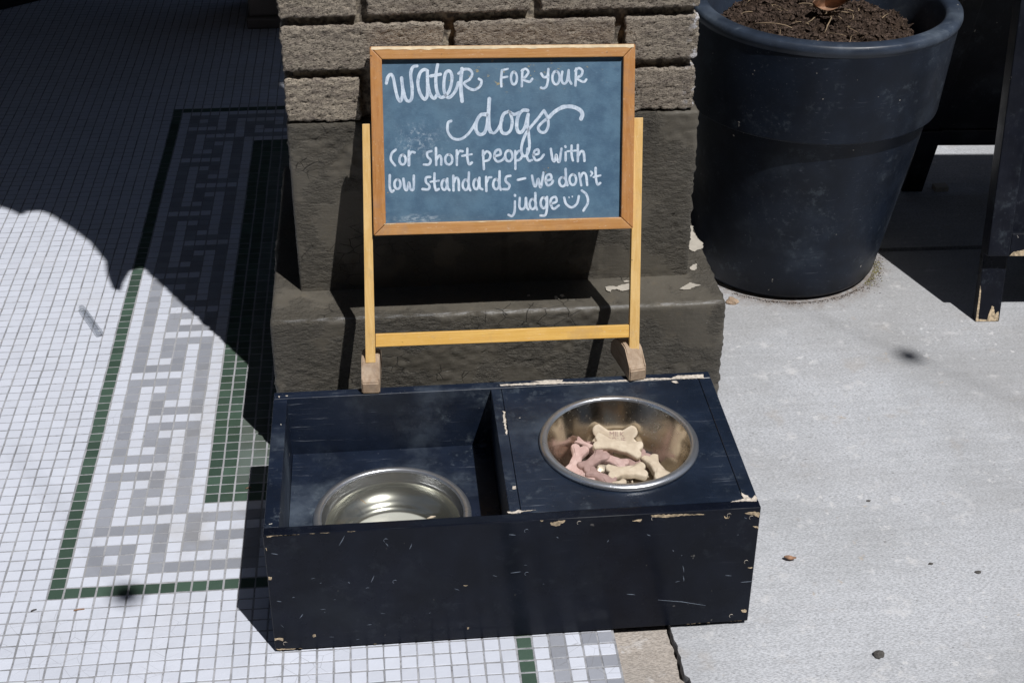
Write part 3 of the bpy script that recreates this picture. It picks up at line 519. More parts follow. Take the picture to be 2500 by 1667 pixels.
# sidewalk: slabs of broom finished concrete, a strip of coarse concrete along the mosaic
walk = tag(bpy.data.objects.new('sidewalk', None), 'pale grey concrete slabs with a coarse patched strip beside the mosaic', None, None, 'structure'); COL.objects.link(walk)
def slab(name, outline, z0, z1, mat, dens=True):
    bm = bmesh.new(); vs = [bm.verts.new((x, y, z1)) for x, y in outline]; f = bm.faces.new(vs)
    r = bmesh.ops.extrude_face_region(bm, geom=[f]); lo = [e for e in r['geom'] if isinstance(e, bmesh.types.BMVert)]
    for v_ in lo: v_.co.z = z0
    if f.is_valid and f not in bm.faces: pass
    bmesh.ops.triangulate(bm, faces=[q for q in bm.faces if len(q.verts) > 4])
    return bm_obj(name, bm, mat, walk)
def wob(y, k, amp=.003): return amp*noise.noise(Vector((y*30, k, 0)))+amp*.6*noise.noise(Vector((y*110, k, 3)))
crack = []; ys = [-3+.0 for _ in ()]
y = -1.2
while y < .30:
    base = .776 if y < -.14 else .774
    crack.append((base+wob(y, 1, .004)+(.004 if y < -.2 else 0), y)); y += .006
YJ = .832
main = crack+[(.93, .31), (.93, YJ-.007), (4.6, YJ-.111), (4.6, -1.2)]
slab('concrete_slab', main, -.06, -.0035, M_CONC)
slab('concrete_slab', [(.93, YJ+.007), (.93, 1.62), (4.6, 1.62), (4.6, YJ-.097)], -.06, -.0035, M_CONC)
slab('concrete_slab', [(.80, -1.212), (4.6, -1.212), (4.6, -3.2), (.80, -3.2)], -.06, -.0035, M_CONC)
strip = [(x-.0045-max(0, (-.17-y)*.05), y) for x, y in crack][::-1]+[(.7035, -1.2), (.7035, .30)]
slab('coarse_strip', strip[::-1], -.06, -.0095, M_CONC2)
mesh_obj('joint_fill', [(.69, -3.2, -.02), (4.6, -3.2, -.02), (4.6, 1.62, -.02), (.69, 1.62, -.02), (.69, -3.2, -.07), (4.6, -3.2, -.07), (4.6, 1.62, -.07), (.69, 1.62, -.07)],
         [(0, 1, 2, 3), (7, 6, 5, 4), (0, 4, 5, 1), (1, 5, 6, 2), (2, 6, 7, 3), (3, 7, 4, 0)], M_STONE, walk)
g = mesh_obj('street', [(-90, -90, -.16), (90, -90, -.16), (90, 90, -.16), (-90, 90, -.16)], [(0, 1, 2, 3)], M_ASPH); g['kind'] = 'structure'
g['label'] = 'dark asphalt street'

# ------------------------------------------------------------------ brick pillar
PX0, PX1, PY0 = .324, .8705, .357
pil = thing('brick_pillar', (.597, .5, 0), 'rough brown brick pillar on a dark painted plinth and wider footing behind the chalkboard', 'pillar')
PO = (.597, .5, 0)
def relief_box(name, x0, x1, y0, y1, z0, z1, step, disp, mat, rad=.006, faces=('front', 'top', 'left', 'right')):
    """closed box whose surface is a fine grid displaced by disp(p, n)"""
    bm = bmesh.new(); nx = max(2, round((x1-x0)/step)); ny = max(2, round((y1-y0)/step)); nz = max(2, round((z1-z0)/step))
    grid = {}
    def vert(i, j, k):
        key = (i, j, k)
        if key not in grid:
            p = Vector((x0+(x1-x0)*i/nx, y0+(y1-y0)*j/ny, z0+(z1-z0)*k/nz))
            c = Vector((min(max(p.x, x0+rad), x1-rad), min(max(p.y, y0+rad), y1-rad), min(max(p.z, z0+rad), z1-rad)))
            d = p-c; n = d.normalized() if d.length > 1e-9 else Vector((0, 0, 0))
            if d.length > 1e-9: p = c+n*rad
            grid[key] = bm.verts.new(p+disp(p, n))
        return grid[key]
    def quad(a, b, c, d): bm.faces.new((vert(*a), vert(*b), vert(*c), vert(*d)))
    for i in range(nx):
        for k in range(nz):
            quad((i, 0, k), (i+1, 0, k), (i+1, 0, k+1), (i, 0, k+1)); quad((i+1, ny, k), (i, ny, k), (i, ny, k+1), (i+1, ny, k+1))
    for j in range(ny):
        for k in range(nz):
            quad((0, j+1, k), (0, j, k), (0, j, k+1), (0, j+1, k+1)); quad((nx, j, k), (nx, j+1, k), (nx, j+1, k+1), (nx, j, k+1))
    for i in range(nx):
        for j in range(ny):
            quad((i, j, nz), (i+1, j, nz), (i+1, j+1, nz), (i, j+1, nz)); quad((i, j+1, 0), (i+1, j+1, 0), (i+1, j, 0), (i, j, 0))
    return bm_obj(name, bm, mat, pil, PO, True)
def d_foot(p, n):
    a = noise.fractal(p*7, .7, 2, 2)*.0010; b = noise.fractal(Vector((p.x*90, p.y*90, p.z*150)), .7, 2, 4)
    m = max(0, min(1, (noise.noise(p*7+Vector((5, 0, 0)))+.12)*4)); return n*(a+b*(.0002+.0024*m*(1 if n.z < .5 else .12)))
def d_brick(seed):
    def f(p, n):
        q = Vector((p.x*120, p.y*120, p.z*240))+Vector((seed*9.1, 0, 0))
        b = noise.fractal(q, .55, 2.1, 5)*.0014-.0003; r = -max(0, noise.noise(Vector((p.x*170, seed, p.z*430)))-.15)*.0045
        w_ = noise.noise(Vector((p.x*30, seed*3, p.z*30)))*.0012
        e = noise.noise(Vector((p.x*90, p.z*90, seed)))*.0016 if abs(n.x)+abs(n.z) > .3 else 0
        return n*(b+r+w_+e)
    return f
relief_box('footing', .2835, .9135, .275, .78, -.01, .226, .0042, d_foot, M_FOOT, .007)
relief_box('plinth', PX0-.001, PX1+.003, PY0-.0005, .66, .215, .4775, .0042, d_foot, M_PLINTH, .005)
box('mortar_core', PX0+.012, PX1-.012, PY0+.0135, .645, .47, 3.2, M_MORTAR, pil, PO, 0)
HB, FB, JT, CH, BH = .0983, .2085, .0126, .0706, .0592
BZ = .4795
def plain_brick(x0, x1, y0, y1, z0, z1, k): 
    o = box('brick', x0, x1, y0, y1, z0, z1, M_BRICK, pil, PO, .003, 1); return o
for c in range(38):
    z0 = BZ+c*CH; z1 = z0+BH
    xs = [(0, HB), (HB+JT, HB+JT+FB), (HB+2*JT+FB, HB+2*JT+2*FB)] if c % 2 == 0 else [(0, FB), (FB+JT, 2*FB+JT), (2*FB+2*JT, 2*FB+2*JT+HB)]
    for k, (a_, b_) in enumerate(xs):
        x0, x1 = PX0+a_, PX0+b_; s_ = c*7+k
        px_ = random.uniform(-.0012, .0012)
        if c <= 3: relief_box('brick', x0, x1, PY0+px_, PY0+.095, z0, z1, .0026, d_brick(s_), M_BRICK, .0035)
        else: plain_brick(x0, x1, PY0+px_, PY0+.095, z0, z1, s_)
    for side in (0, 1):
        ya = PY0+.095+JT; 
        for a_, b_ in (((0, .0905), (.102, .195)) if c % 2 else ((0, .195),)):
            xx = (PX0, PX0+.095) if side == 0 else (PX1-.095, PX1)
            plain_brick(xx[0], xx[1], ya+a_, ya+b_, z0, z1, c)
# bare cement patches where the paint has peeled off the footing
top = lambda a, b, h: (a, b, .2268+h+.0006*noise.noise(Vector((a*60, b*60, 0))))
for n, p in enumerate(PEEL): V, F = prism(rough_poly(p, .0014, n), top, .0007); mesh_obj('peeled_patch', V, F, M_PEEL, pil, PO)

# ------------------------------------------------------------------ building round the pillar
bl = thing('shop_building', (2, 2, 0), 'dark shop front with a recessed tiled entrance behind the brick pillar', 'building')
BO = (2, 2, 0)
box('entrance_ceiling', -3.2, .90, .42, 4.0, 2.62, 2.75, M_WALL, bl, BO, .004)
box('upper_wall', -9, 9.0, .40, .62, 2.752, 14.0, M_WALL, bl, BO, .004)
box('back_wall', -3.2, 1.2, 3.75, 4.0, -.1, 2.618, M_WALL, bl, BO, .004)
box('side_wall', -3.4, -3.202, .40, 4.0, -.1, 2.74, M_WALL, bl, BO, .004)
box('shop_wall', .96, 6.0, 1.63, 1.85, -.1, 2.75, M_WALL, bl, BO, .004)
f_ = box('door', -1.3, -.2, 3.70, 3.748, 0, 2.2, M_DOORP, bl, BO, .003)
box('pane', -1.18, -.32, 3.685, 3.698, .35, 2.05, M_GLASS, f_, BO, .002)
w_ = box('window', 1.3, 5.5, 1.60, 1.628, .5, 2.4, M_DOORP, bl, BO, .004)
box('pane', 1.36, 5.44, 1.590, 1.598, .56, 2.34, M_GLASS, w_, BO, .002)
wd = box('window', -2.4, -.4, .37, .398, 3.6, 5.4, M_DOORP, bl, BO, .004); box('pane', -2.3, -.5, .362, .368, 3.7, 5.3, M_GLASS, wd, BO, .002)
dp = thing('door_post', (.30, 2.2, 0), 'brown painted post standing in the dark entrance, behind the pillar\'s left edge', 'post')
box('post_shaft', .135, .42, 2.085, 2.30, .028, 2.6, M_DOORP, dp, (.30, 2.2, 0), .008, 3)
box('post_base', .128, .427, 2.074, 2.31, 0, .0275, M_DOORP, dp, (.30, 2.2, 0), .006, 3)
# rubber mat, turned 45 degrees in the entrance
dm = bm_obj('door_mat', hexa([(-.5068, 2.2675, .001), (-.30, 2.435, .001), (-.80, 3.04, .001), (-1.15, 2.80, .001),
                     (-.5068, 2.2675, .012), (-.30, 2.435, .012), (-.80, 3.04, .012), (-1.15, 2.80, .012)], .003), M_MAT, None, (-.7, 2.6, 0))
tag(dm, 'black rubber mat just showing in the top left corner of the tiled entrance', 'mat')

# buildings over the street (out of the frame, seen in the steel bowls)
def far_building(x0, x1, y, h, mat, label):
    t = thing('far_building', ((x0+x1)/2, y, 0), label, 'building', 'buildings across the street'); O_ = ((x0+x1)/2, y, 0)
    box('wall', x0, x1, y-6, y, -.16, h, mat, t, O_, .02)
    for r in range(int(h//3)):
        for k in range(int((x1-x0)//2.2)):
            xx = x0+.7+k*2.2; w1 = box('window', xx, xx+1.1, y+.004, y+.06, 1.0+r*3, 2.6+r*3, M_DOORP, t, O_, .01); box('pane', xx+.08, xx+1.02, y+.062, y+.07, 1.08+r*3, 2.52+r*3, M_GLASS, w1, O_, .004)
far_building(-16, -2, -11, 19, M_FBRICK, 'red brick building of six storeys across the street')
far_building(-1.9, 9, -11.4, 20, M_WALL, 'dark grey painted building of six tall storeys across the street')
far_building(9.1, 23, -11, 18, M_FBRICK, 'plain red brick building at the right end across the street')

# unseen banner added by the pillar, outline shaped to cast the curved mosaic shadow
ban = [(.350, 1.11), (.306, 1.066), (.276, .985), (.258, .925), (.2485, .945), (.262, 1.05), (.281, 1.15), (.288, 1.30), (.281, 1.44), (.272, 1.56), (.262, 1.60), (.236, 1.596), (.220, 1.562), (.206, 1.63), (.16, 1.76), (.09, 1.90), (0.0, 2.1), (-.12, 2.35), (-.2, 2.61), (.35, 2.61)]
V, F = prism(ban, lambda a, b, h: (a, .350+h+.004*math.sin(b*6), b), -.004)
tag(mesh_obj('shadow_banner', V, F, M_CANVAS, None, (.3, .35, 1.8)), 'dark canvas banner added out of view, shaped to cast the curved shadow on the mosaic', 'banner')

# string lights overhead: blurred shadows on the pavement
def string_light(name, a, b, bulbs, label, r=.0013):
    a, b = Vector(a), Vector(b); O_ = tuple((a+b)/2); t = thing(name, O_, label, 'string light', 'light strings overhead')
    pts = [a.lerp(b, s/24)-Vector((0, 0, .12*4*(s/24)*(1-s/24))) for s in range(25)]
    V, F = tube(pts, r, 6); mesh_obj('cable', V, F, M_MAT, t, O_, True)
    for s in bulbs:
        p = a.lerp(b, s)-Vector((0, 0, .12*4*s*(1-s))); V, F = tube([p, p-Vector((0, 0, .012)), p-Vector((0, 0, .022)), p-Vector((0, 0, .036)), p-Vector((0, 0, .046))], lambda q: (.008, .011, .019, .018, .006)[round(q*4)], 10)
        mesh_obj('bulb', V, F, M_MAT, t, O_, True)
L3 = Vector((-.29, .475, -1))
def over(x, y, h): return (x+.29*h, y-.475*h, h)
p1 = Vector(over(1.277, .459, 3.2)); dr = Vector((.65, -.76, 0)).normalized()
string_light('string_light', tuple(p1-dr*1.0+Vector((0, 0, .16))), tuple(p1+dr*1.0+Vector((0, 0, .16))), (.5,), 'thin black cable with a bulb strung over the pavement at the right')
p2 = Vector(over(.0933, .0096, 2.6)); d2 = Vector((-.3, -1, 0)).normalized()
string_light('string_light', tuple(p2+Vector((0, 0, .7))), tuple(p2+Vector((.0, -.0, .01))), (1.0,), 'short black cable with a bulb hanging over the mosaic at the left', .0010)

# ================================================================== THINGS
# ------------------------------------------------------------------ feeder
FX0, FX1, FY0, FY1, FZ = .2905, .8695, -.120, .1735, .180
fd = thing('dog_feeder', (.58, .027, 0), 'scuffed navy black wooden box with a steel bowl at each end, standing before the pillar', 'dog feeder'); FO = (.58, .027, 0)
box('front_panel', FX0, FX1, FY0, FY0+.0145, .0025, FZ, M_FEEDF, fd, FO, .0018, 3)
box('back_panel', FX0+.0005, FX1-.0005, FY1-.0155, FY1, .0025, FZ, M_FEEDI, fd, FO, .0015, 3)
box('side_panel', FX0+.0003, .3085, FY0+.0148, FY1-.0158, .0025, FZ-.0003, M_FEEDI, fd, FO, .0013, 3)
box('side_panel', .8525, FX1-.0003, FY0+.0148, FY1-.0158, .0025, FZ-.0003, M_FEED, fd, FO, .0013, 3)
box('divider', .5745, .5880, FY0+.0148, FY1-.0158, .02, FZ-.0002, M_FEED, fd, FO, .0013, 3)
def holed_panel(name, x0, x1, y0, y1, z0, z1, cx, cy, r, mat, parent):
    ang = sorted([2*math.pi*k/72 for k in range(72)]+[math.atan2(yy-cy, xx-cx) % (2*math.pi) for xx in (x0, x1) for yy in (y0, y1)])
    def edge(a):
        dx, dy = math.cos(a), math.sin(a); t = min([((x1 if dx > 0 else x0)-cx)/dx if abs(dx) > 1e-9 else 9, ((y1 if dy > 0 else y0)-cy)/dy if abs(dy) > 1e-9 else 9]); return cx+dx*t, cy+dy*t
    V = []; F = []; n = len(ang)
    for z in (z0, z1):
        for a in ang: V.append((cx+r*math.cos(a), cy+r*math.sin(a), z))
        for a in ang: V.append((*edge(a), z))
    for k in range(n):
        l = (k+1) % n; F += [(2*n+k, 2*n+l, 3*n+l, 3*n+k)[::-1], (k, l, n+l, n+k), (k, l, 2*n+l, 2*n+k)[::-1], (n+k, n+l, 3*n+l, 3*n+k)]
    return mesh_obj(name, V, F, mat, parent, FO)
RB = (.7232, .0228); LB = (.4384, .0140); SHZ = .0905
holed_panel('top_panel', .5888, .8517, FY0+.0152, FY1-.0162, FZ-.0135, FZ-.0008, RB[0], RB[1], .0925, M_FEED, fd)
holed_panel('shelf', .3092, .5738, FY0+.0152, FY1-.0162, SHZ-.012, SHZ, LB[0], LB[1], .0925, M_FEEDI, fd)
def shrink(p, k):
    cx = sum(q[0] for q in p)/len(p); cy = sum(q[1] for q in p)/len(p); return [(cx+(q[0]-cx)*(k+(1-k)*.7), cy+(q[1]-cy)*k) for q in p]
top = lambda a, b, h: (a, b, FZ+.0001+h); front = lambda a, b, h: (a, FY0-.0001-h, b)
inx = lambda p: (min(max(p[0], FX0+.0002), FX1-.0002), p[1])
for n, p in enumerate(CHIP_TOP): V, F = prism([(min(max(q[0], FX0+.0002), FX1-.0002), min(q[1], FY1-.0002)) for q in rough_poly(shrink([inx(q) for q in p], .78), .0012, n)], top, .00035); mesh_obj('primer_chip', V, F, M_WHITECHIP, fd, FO)
iny = lambda p: (min(max(p[0], FX0+.0004), FX1-.0004), min(max(p[1], .0035), FZ-.0006))
for n, p in enumerate(CHIP_FRONT): V, F = prism([iny(q) for q in rough_poly(shrink([iny(q) for q in p], .66), .0010, n)], front, .00035); mesh_obj('wood_chip', V, F, M_WOODCHIP, fd, FO)
sc = []
def streak(p, w_): 
    q = []; n = len(p)
    for i in range(n):
        a = p[max(i-1, 0)]; b = p[min(i+1, n-1)]; d = Vector((b[0]-a[0], b[1]-a[1])).normalized(); k = w_*(.25 if i in (0, n-1) else 1); q.append((p[i][0]-d.y*k, p[i][1]+d.x*k, p[i][0]+d.y*k, p[i][1]-d.x*k))
    return [(a, b) for a, b, _, _ in q]+[(c, d) for _, _, c, d in q[::-1]]
for p in SCRATCH_FRONT:
    if len(p) == 2: p = [p[0], ((p[0][0]+p[1][0])/2+.0003, (p[0][1]+p[1][1])/2), p[1]]
    sc.append(prism(streak(p, .00045), front, .0002))
rs = random.Random(11)
for k in range(22):
    x = rs.uniform(.3, .86); z = rs.uniform(.01, .172); L_ = rs.uniform(.001, .006); an = rs.gauss(0, .35); d = (L_*math.cos(an), L_*math.sin(an))
    sc.append(prism(streak([(x, z), (x+d[0]/2, z+d[1]/2+.0002), (x+d[0], z+d[1])], rs.uniform(.0001, .00028)), front, .00015))
V, F = join(sc); mesh_obj('scratches', V, F, M_SCRATCH, fd, FO)['kind'] = 'stuff'
for x, z in ((.3035, .0135), (.6545, .1725), (.742, .1725), (.832, .171), (.859, .1655), (.859, .098), (.848, .0125), (.43, .163), (.593, .165), (.594, .100), (.438, .1)):
    V, F = tube([(x+.0026*math.cos(t*.52), FY0-.0002, z+.0026*math.sin(t*.52)) for t in range(1, 9)], .00026, 5); mesh_obj('screw_mark', V, F, M_SCRATCH if z > .155 and x < .64 or z < .15 and x > .4 and x < .8 else M_WHITECHIP, fd, FO, True)

# ------------------------------------------------------------------ bowls
def bowl_profile(depth): return [(.0, -depth), (.058, -depth), (.0635, -depth+.0012), (.068, -depth+.0045), (.0715, -depth+.011), (.0790, -.036), (.0850, -.016), (.0878, -.006), (.0890, -.002), (.0900, .0006), (.0915, .0016), (.0950, .0014), (.0978, .0002), (.0992, -.0018), (.0995, -.0044)]
def bowl(center, label, depth=.062, inner=None):
    t = thing('steel_bowl', (center[0], center[1], center[2]-depth), label, 'bowl'); O_ = (center[0], center[1], center[2]-depth)
    pr = bowl_profile(depth); lathe('basin', pr[:9], inner or M_STEELI, center, t, O_, 128)
    lathe('rim', pr[8:]+[(.0985, -.0046), (.0965, -.0025)], M_RIM, center, t, O_, 128)
    lathe('outer_shell', [(.0, -depth-.0012), (.0590, -depth-.0012), (.0690, -depth+.003), (.0800, -.036), (.0884, -.006), (.0925, .0002), (.0965, -.0025)], M_STEEL, center, t, O_, 128)
    return t
bowl((RB[0], RB[1], FZ+.0046), 'stainless steel bowl holding dog biscuits, set in the right half of the black box')
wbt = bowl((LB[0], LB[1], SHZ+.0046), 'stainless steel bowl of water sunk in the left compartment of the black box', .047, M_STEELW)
wz = SHZ+.0046-.0165; wr = .0848
wat = lathe('water', [(0, 0), (.03, 0), (.06, 0), (wr-.002, .0), (wr-.0003, .0006)], M_WATER, (LB[0], LB[1], wz), None, (LB[0], LB[1], wz), 96)
tag(wat, 'shallow pool of clear water filling the steel bowl in the left compartment', 'water')
for x, y, rz, c, n_ in ((.487, .022, .3, M_TAN, 'seed husk'), (.4015, .062, -.9, M_TWIG, 'straw')):
    V, F = tube([(x-.006*math.cos(rz), y-.006*math.sin(rz), wz+.0006), (x, y, wz+.0012), (x+.006*math.cos(rz), y+.006*math.sin(rz), wz+.0006)], lambda q, n_=n_: (.0004, .0016 if n_ == 'seed husk' else .0006, .0004)[round(q*2)], 6)
    tag(mesh_obj('floating_bit', V, F, c, None, (x, y, wz), True), 'pale '+n_+(' floating at the right side of the water bowl' if n_ == 'seed husk' else ' floating at the upper left of the water bowl'), 'debris')

# ------------------------------------------------------------------ dog biscuits
def bone_mesh(name, L, Wd, H, mat, seed):
    rs = random.Random(seed); N = 56; out = []
    lob = Wd*.27
    def inside(x, y):
        d = max(abs(y)-Wd*.29-.0004*math.sin(x*300), abs(x)-L/2+lob)
        for sx in (-1, 1):
            for sy in (-1, 1): d = min(d, math.hypot(x-sx*(L/2-lob), y-sy*(Wd/2-lob*.95))-lob)
        return d
    for k in range(N):
        a = 2*math.pi*k/N; lo, hi = 0, L
        for _ in range(30):
            m_ = (lo+hi)/2
            if inside(m_*math.cos(a)*1.0, m_*math.sin(a)) < 0: lo = m_
            else: hi = m_
        out.append(Vector((lo*math.cos(a), lo*math.sin(a))))
    V = []; F = []
    nr = []
    for k in range(N):
        t_ = out[(k+1) % N]-out[k-1]; nr.append(Vector((t_.y, -t_.x)).normalized())
    rings = ((-.0008, 0), (-.0002, H*.08), (0, H*.3), (0, H*.70), (-.0003, H*.88), (-.0010, H*.97), (-.0022, H))
    for ins, z in rings:
        for k in range(N):
            p = out[k]+nr[k]*ins; q = noise.noise_vector(Vector((p.x*250, p.y*250, z*250+seed)))*.00035; V.append((p.x+q.x, p.y+q.y, z+q.z*.5))
    base = V[-N:]
    for sc_ in (.82, .6, .35, .15): V += [(a*sc_, b*sc_, c+.0004*(1-sc_)) for a, b, c in base]
    n = len(rings)+4
    for r in range(n-1):
        for k in range(N): l = (k+1) % N; F.append((r*N+k, r*N+l, (r+1)*N+l, (r+1)*N+k))
    V += [(0, 0, 0), (0, 0, H)]
    for k in range(N): l = (k+1) % N; F.append((l, k, n*N)); F.append(((n-1)*N+k, (n-1)*N+l, n*N+1))
    return mesh_obj(name, V, F, mat, None, (0, 0, 0), True)
FLZ = FZ+.0046-.062
BS = [ # x, y, z, len, wid, rotz, tilt x, tilt y, mat, label
 (.7305, .0910, .0130, .052, .029, -9, 60, 0, M_TAN, 'large tan biscuit stamped with raised letters, propped up at the back of the pile'),
 (.7290, .0580, .0180, .056, .024, -17, 22, 6, M_TAN, 'long tan biscuit lying across the front of the stamped one'),
 (.7345, .0230, .0040, .047, .023, 7, 12, 4, M_TAN, 'tan biscuit lowest in the middle, nearest the front rim'),
 (.7740, .0270, .0030, .044, .023, -72, -6, 6, M_TAN, 'tan biscuit standing apart at the right of the pile'),
 (.6740, .0480, .0070, .044, .021, -112, -8, 14, M_PINK, 'pale pink biscuit at the far left of the pile'),
 (.6935, .0760, .0110, .030, .011, -38, 40, 10, M_PINK, 'small bright pink biscuit on edge at the upper left of the pile'),
 (.6950, .0410, .0100, .038, .020, 38, 14, -10, M_MAUVE, 'brownish pink biscuit crossed over the left of the pile'),
 (.7010, .0140, .0040, .034, .019, -36, 8, 8, M_MAUVE, 'brownish pink biscuit tucked under the front rim'),
 (.7210, .0420, .0070, .034, .019, -32, 10, 8, M_PINK, 'pink biscuit half buried under the tan ones in the middle'),
 (.7090, .0860, .0040, .032, .018, 22, 34, 0, M_MAUVE, 'dull pink biscuit peeping out behind the left end of the stamped one'),
 (.6800, .0250, .0010, .034, .019, -60, 0, 0, M_PINK, 'pale pink biscuit at the bottom left, under the crossed one'),
 (.7520, .0480, .0030, .036, .020, 40, 12, 0, M_MAUVE, 'dull biscuit under the right end of the long tan one'),
 (.7180, .0000, .0008, .026, .015, 4, 0, 0, M_TAN, 'small tan biscuit almost hidden below the front rim')]
bisc = []
for k, (x, y, z, L_, W_, rz, tx, ty, mt, lb) in enumerate(BS):
    o = bone_mesh('dog_biscuit', L_, W_, .0088, mt, k); o.location = (x, y, FLZ+z*1.15+.0015); o.scale = (1.13, 1.13, 1.13); o.rotation_euler = (math.radians(tx), math.radians(ty), math.radians(rz))
    tag(o, lb, 'dog biscuit', 'dog biscuits in the right bowl'); bisc.append(o)
def text_mesh(body, size, mat, ext=.0003):
    cu = bpy.data.curves.new('t', 'FONT'); cu.body = body; cu.size = size; cu.align_x = 'CENTER'; cu.align_y = 'CENTER'; cu.extrude = ext; cu.space_line = .85; cu.resolution_u = 2
    to = bpy.data.objects.new('t', cu); COL.objects.link(to); dg = bpy.context.evaluated_depsgraph_get(); me = bpy.data.meshes.new_from_object(to.evaluated_get(dg))
    bpy.data.objects.remove(to); me.materials.clear(); me.materials.append(mat); o = bpy.data.objects.new('raised_lettering', me); COL.objects.link(o); return o
lt = text_mesh('MILK\nBONE', .0078, M_MAUVE); lt.parent = bisc[0]; lt.location = (.002, .001, .0088)
cr = []
for k in range(60):
    a = rs.uniform(0, 6.28); r_ = .058*math.sqrt(rs.random()); x = RB[0]+.012+r_*math.cos(a)*.75; y = RB[1]-.01+r_*math.sin(a)*.6; s_ = rs.uniform(.0004, .0013)
    cr.append(([(x, y, FLZ+s_*1.6), (x+s_, y, FLZ+.0002), (x, y+s_, FLZ+.0002), (x-s_, y-s_*.4, FLZ+.0002), (x, y-s_, FLZ+.0002)], [(0, 1, 2), (0, 2, 3), (0, 3, 4), (0, 4, 1)]))
V, F = join(cr); tag(mesh_obj('biscuit_crumbs', V, F, M_TAN, None, (RB[0], RB[1], FLZ)), 'fine biscuit crumbs scattered over the bottom of the right bowl', 'crumbs', None, 'stuff')

# ------------------------------------------------------------------ chalkboard easel
EO = Vector((.4175, .172, .215)); EV = Vector((.012/.29, .45, 1)).normalized(); EU = Vector((1, 0, -.012)).normalized(); EN = EU.cross(EV).normalized()
if EN.y > 0: EN = -EN
EB = (.59, .18, .18)
ea = thing('chalkboard_easel', EB, 'small blue chalkboard in an orange frame on two yellow posts, above the black box', 'chalkboard sign')
def W3(u, v, w=0): p = EO+EU*u+EV*v+EN*w; return (p.x, p.y, p.z)
def uvbox(name, q, w0, w1, mat, bevel=.0010, parent=None):
    """q: 4 (u,v) corners ccw seen from the front"""
    return bm_obj(name, hexa([W3(*a, w1) for a in (q[0], q[1])]+[W3(*a, w0) for a in (q[1], q[0])]+[W3(*a, w1) for a in (q[3], q[2])]+[W3(*a, w0) for a in (q[2], q[3])], bevel), mat, parent or ea, EB)
TL, TR, BR, BL = (.0040, .4083), (.3440, .4056), (.3442, .1690), (.0068, .1697)
iTL, iTR, iBR, iBL = (.0192, .3922), (.3288, .3898), (.3282, .1842), (.0225, .1848)
FW0, FW1 = -.010, .0065
g_ = .00025
def sh(p, du, dv): return (p[0]+du, p[1]+dv)
uvbox('frame_rail', [sh(iTL, g_, 0), sh(iTR, -g_, 0), sh(TR, -g_, 0), sh(TL, g_, 0)], FW0, FW1, M_RAILH, .0013)
uvbox('frame_rail', [sh(BL, g_, 0), sh(BR, -g_, 0), sh(iBR, -g_, 0), sh(iBL, g_, 0)], FW0, FW1, M_RAILH, .0013)
uvbox('frame_stile', [sh(BL, 0, g_), sh(iBL, 0, g_), sh(iTL, 0, -g_), sh(TL, 0, -g_)], FW0, FW1, M_RAILV, .0013)
uvbox('frame_stile', [sh(iBR, 0, g_), sh(BR, 0, g_), sh(TR, 0, -g_), sh(iTR, 0, -g_)], FW0, FW1, M_RAILV, .0013)
# worn bare edge along the top rail, its sunlit band painted pale
wr_ = []
n = 60; up_ = []; lo_ = []
for k in range(n+1):
    u = TL[0]+.002+(TR[0]-TL[0]-.004)*k/n; v = TL[1]+(TR[1]-TL[1])*k/n-.0006; dn = .0036+.0016*noise.noise(Vector((u*60, 3, 0)))+.0012*noise.noise(Vector((u*260, 1, 0)))
    up_.append((u, v)); lo_.append((u, v-dn))
V, F = prism(up_+lo_[::-1], lambda a, b, h: W3(a, b, FW1+.0001+h), .0002); wr_.append((V, F))
for k, (a_, b_) in enumerate(((.05, .09), (.13, .19), (.23, .26), (.02, .035))):
    q = []; m_ = 16
    for i in range(m_+1): u = a_+(b_-a_)*i/m_; q.append((u, iBL[1]+(iBR[1]-iBL[1])*(u-.0225)/.3057-.0004))
    q2 = [(u, v-.0012*abs(noise.noise(Vector((u*300, k, 2))))-.0004) for u, v in q]; wr_.append(prism(q+q2[::-1], lambda a, b, h: W3(a, b, FW1+.0001+h), .0002))
for V, F in wr_: mesh_obj('worn_lit_edge', V, F, M_WORN_LIT, ea, EB)
m2 = lambda a, b, t: (a[0]+(b[0]-a[0])*t, a[1]+(b[1]-a[1])*t)
BCX, BCZ = W3(.028, .30)[0]-EB[0], W3(.05, .291)[2]-EB[2]
M_BOARD = m_board()
uvbox('chalk_panel', [sh(iBL, -.002, -.002), sh(iBR, .002, -.002), sh(iTR, .002, .002), sh(iTL, -.002, .002)], -.006, -.001, M_BOARD, 0)
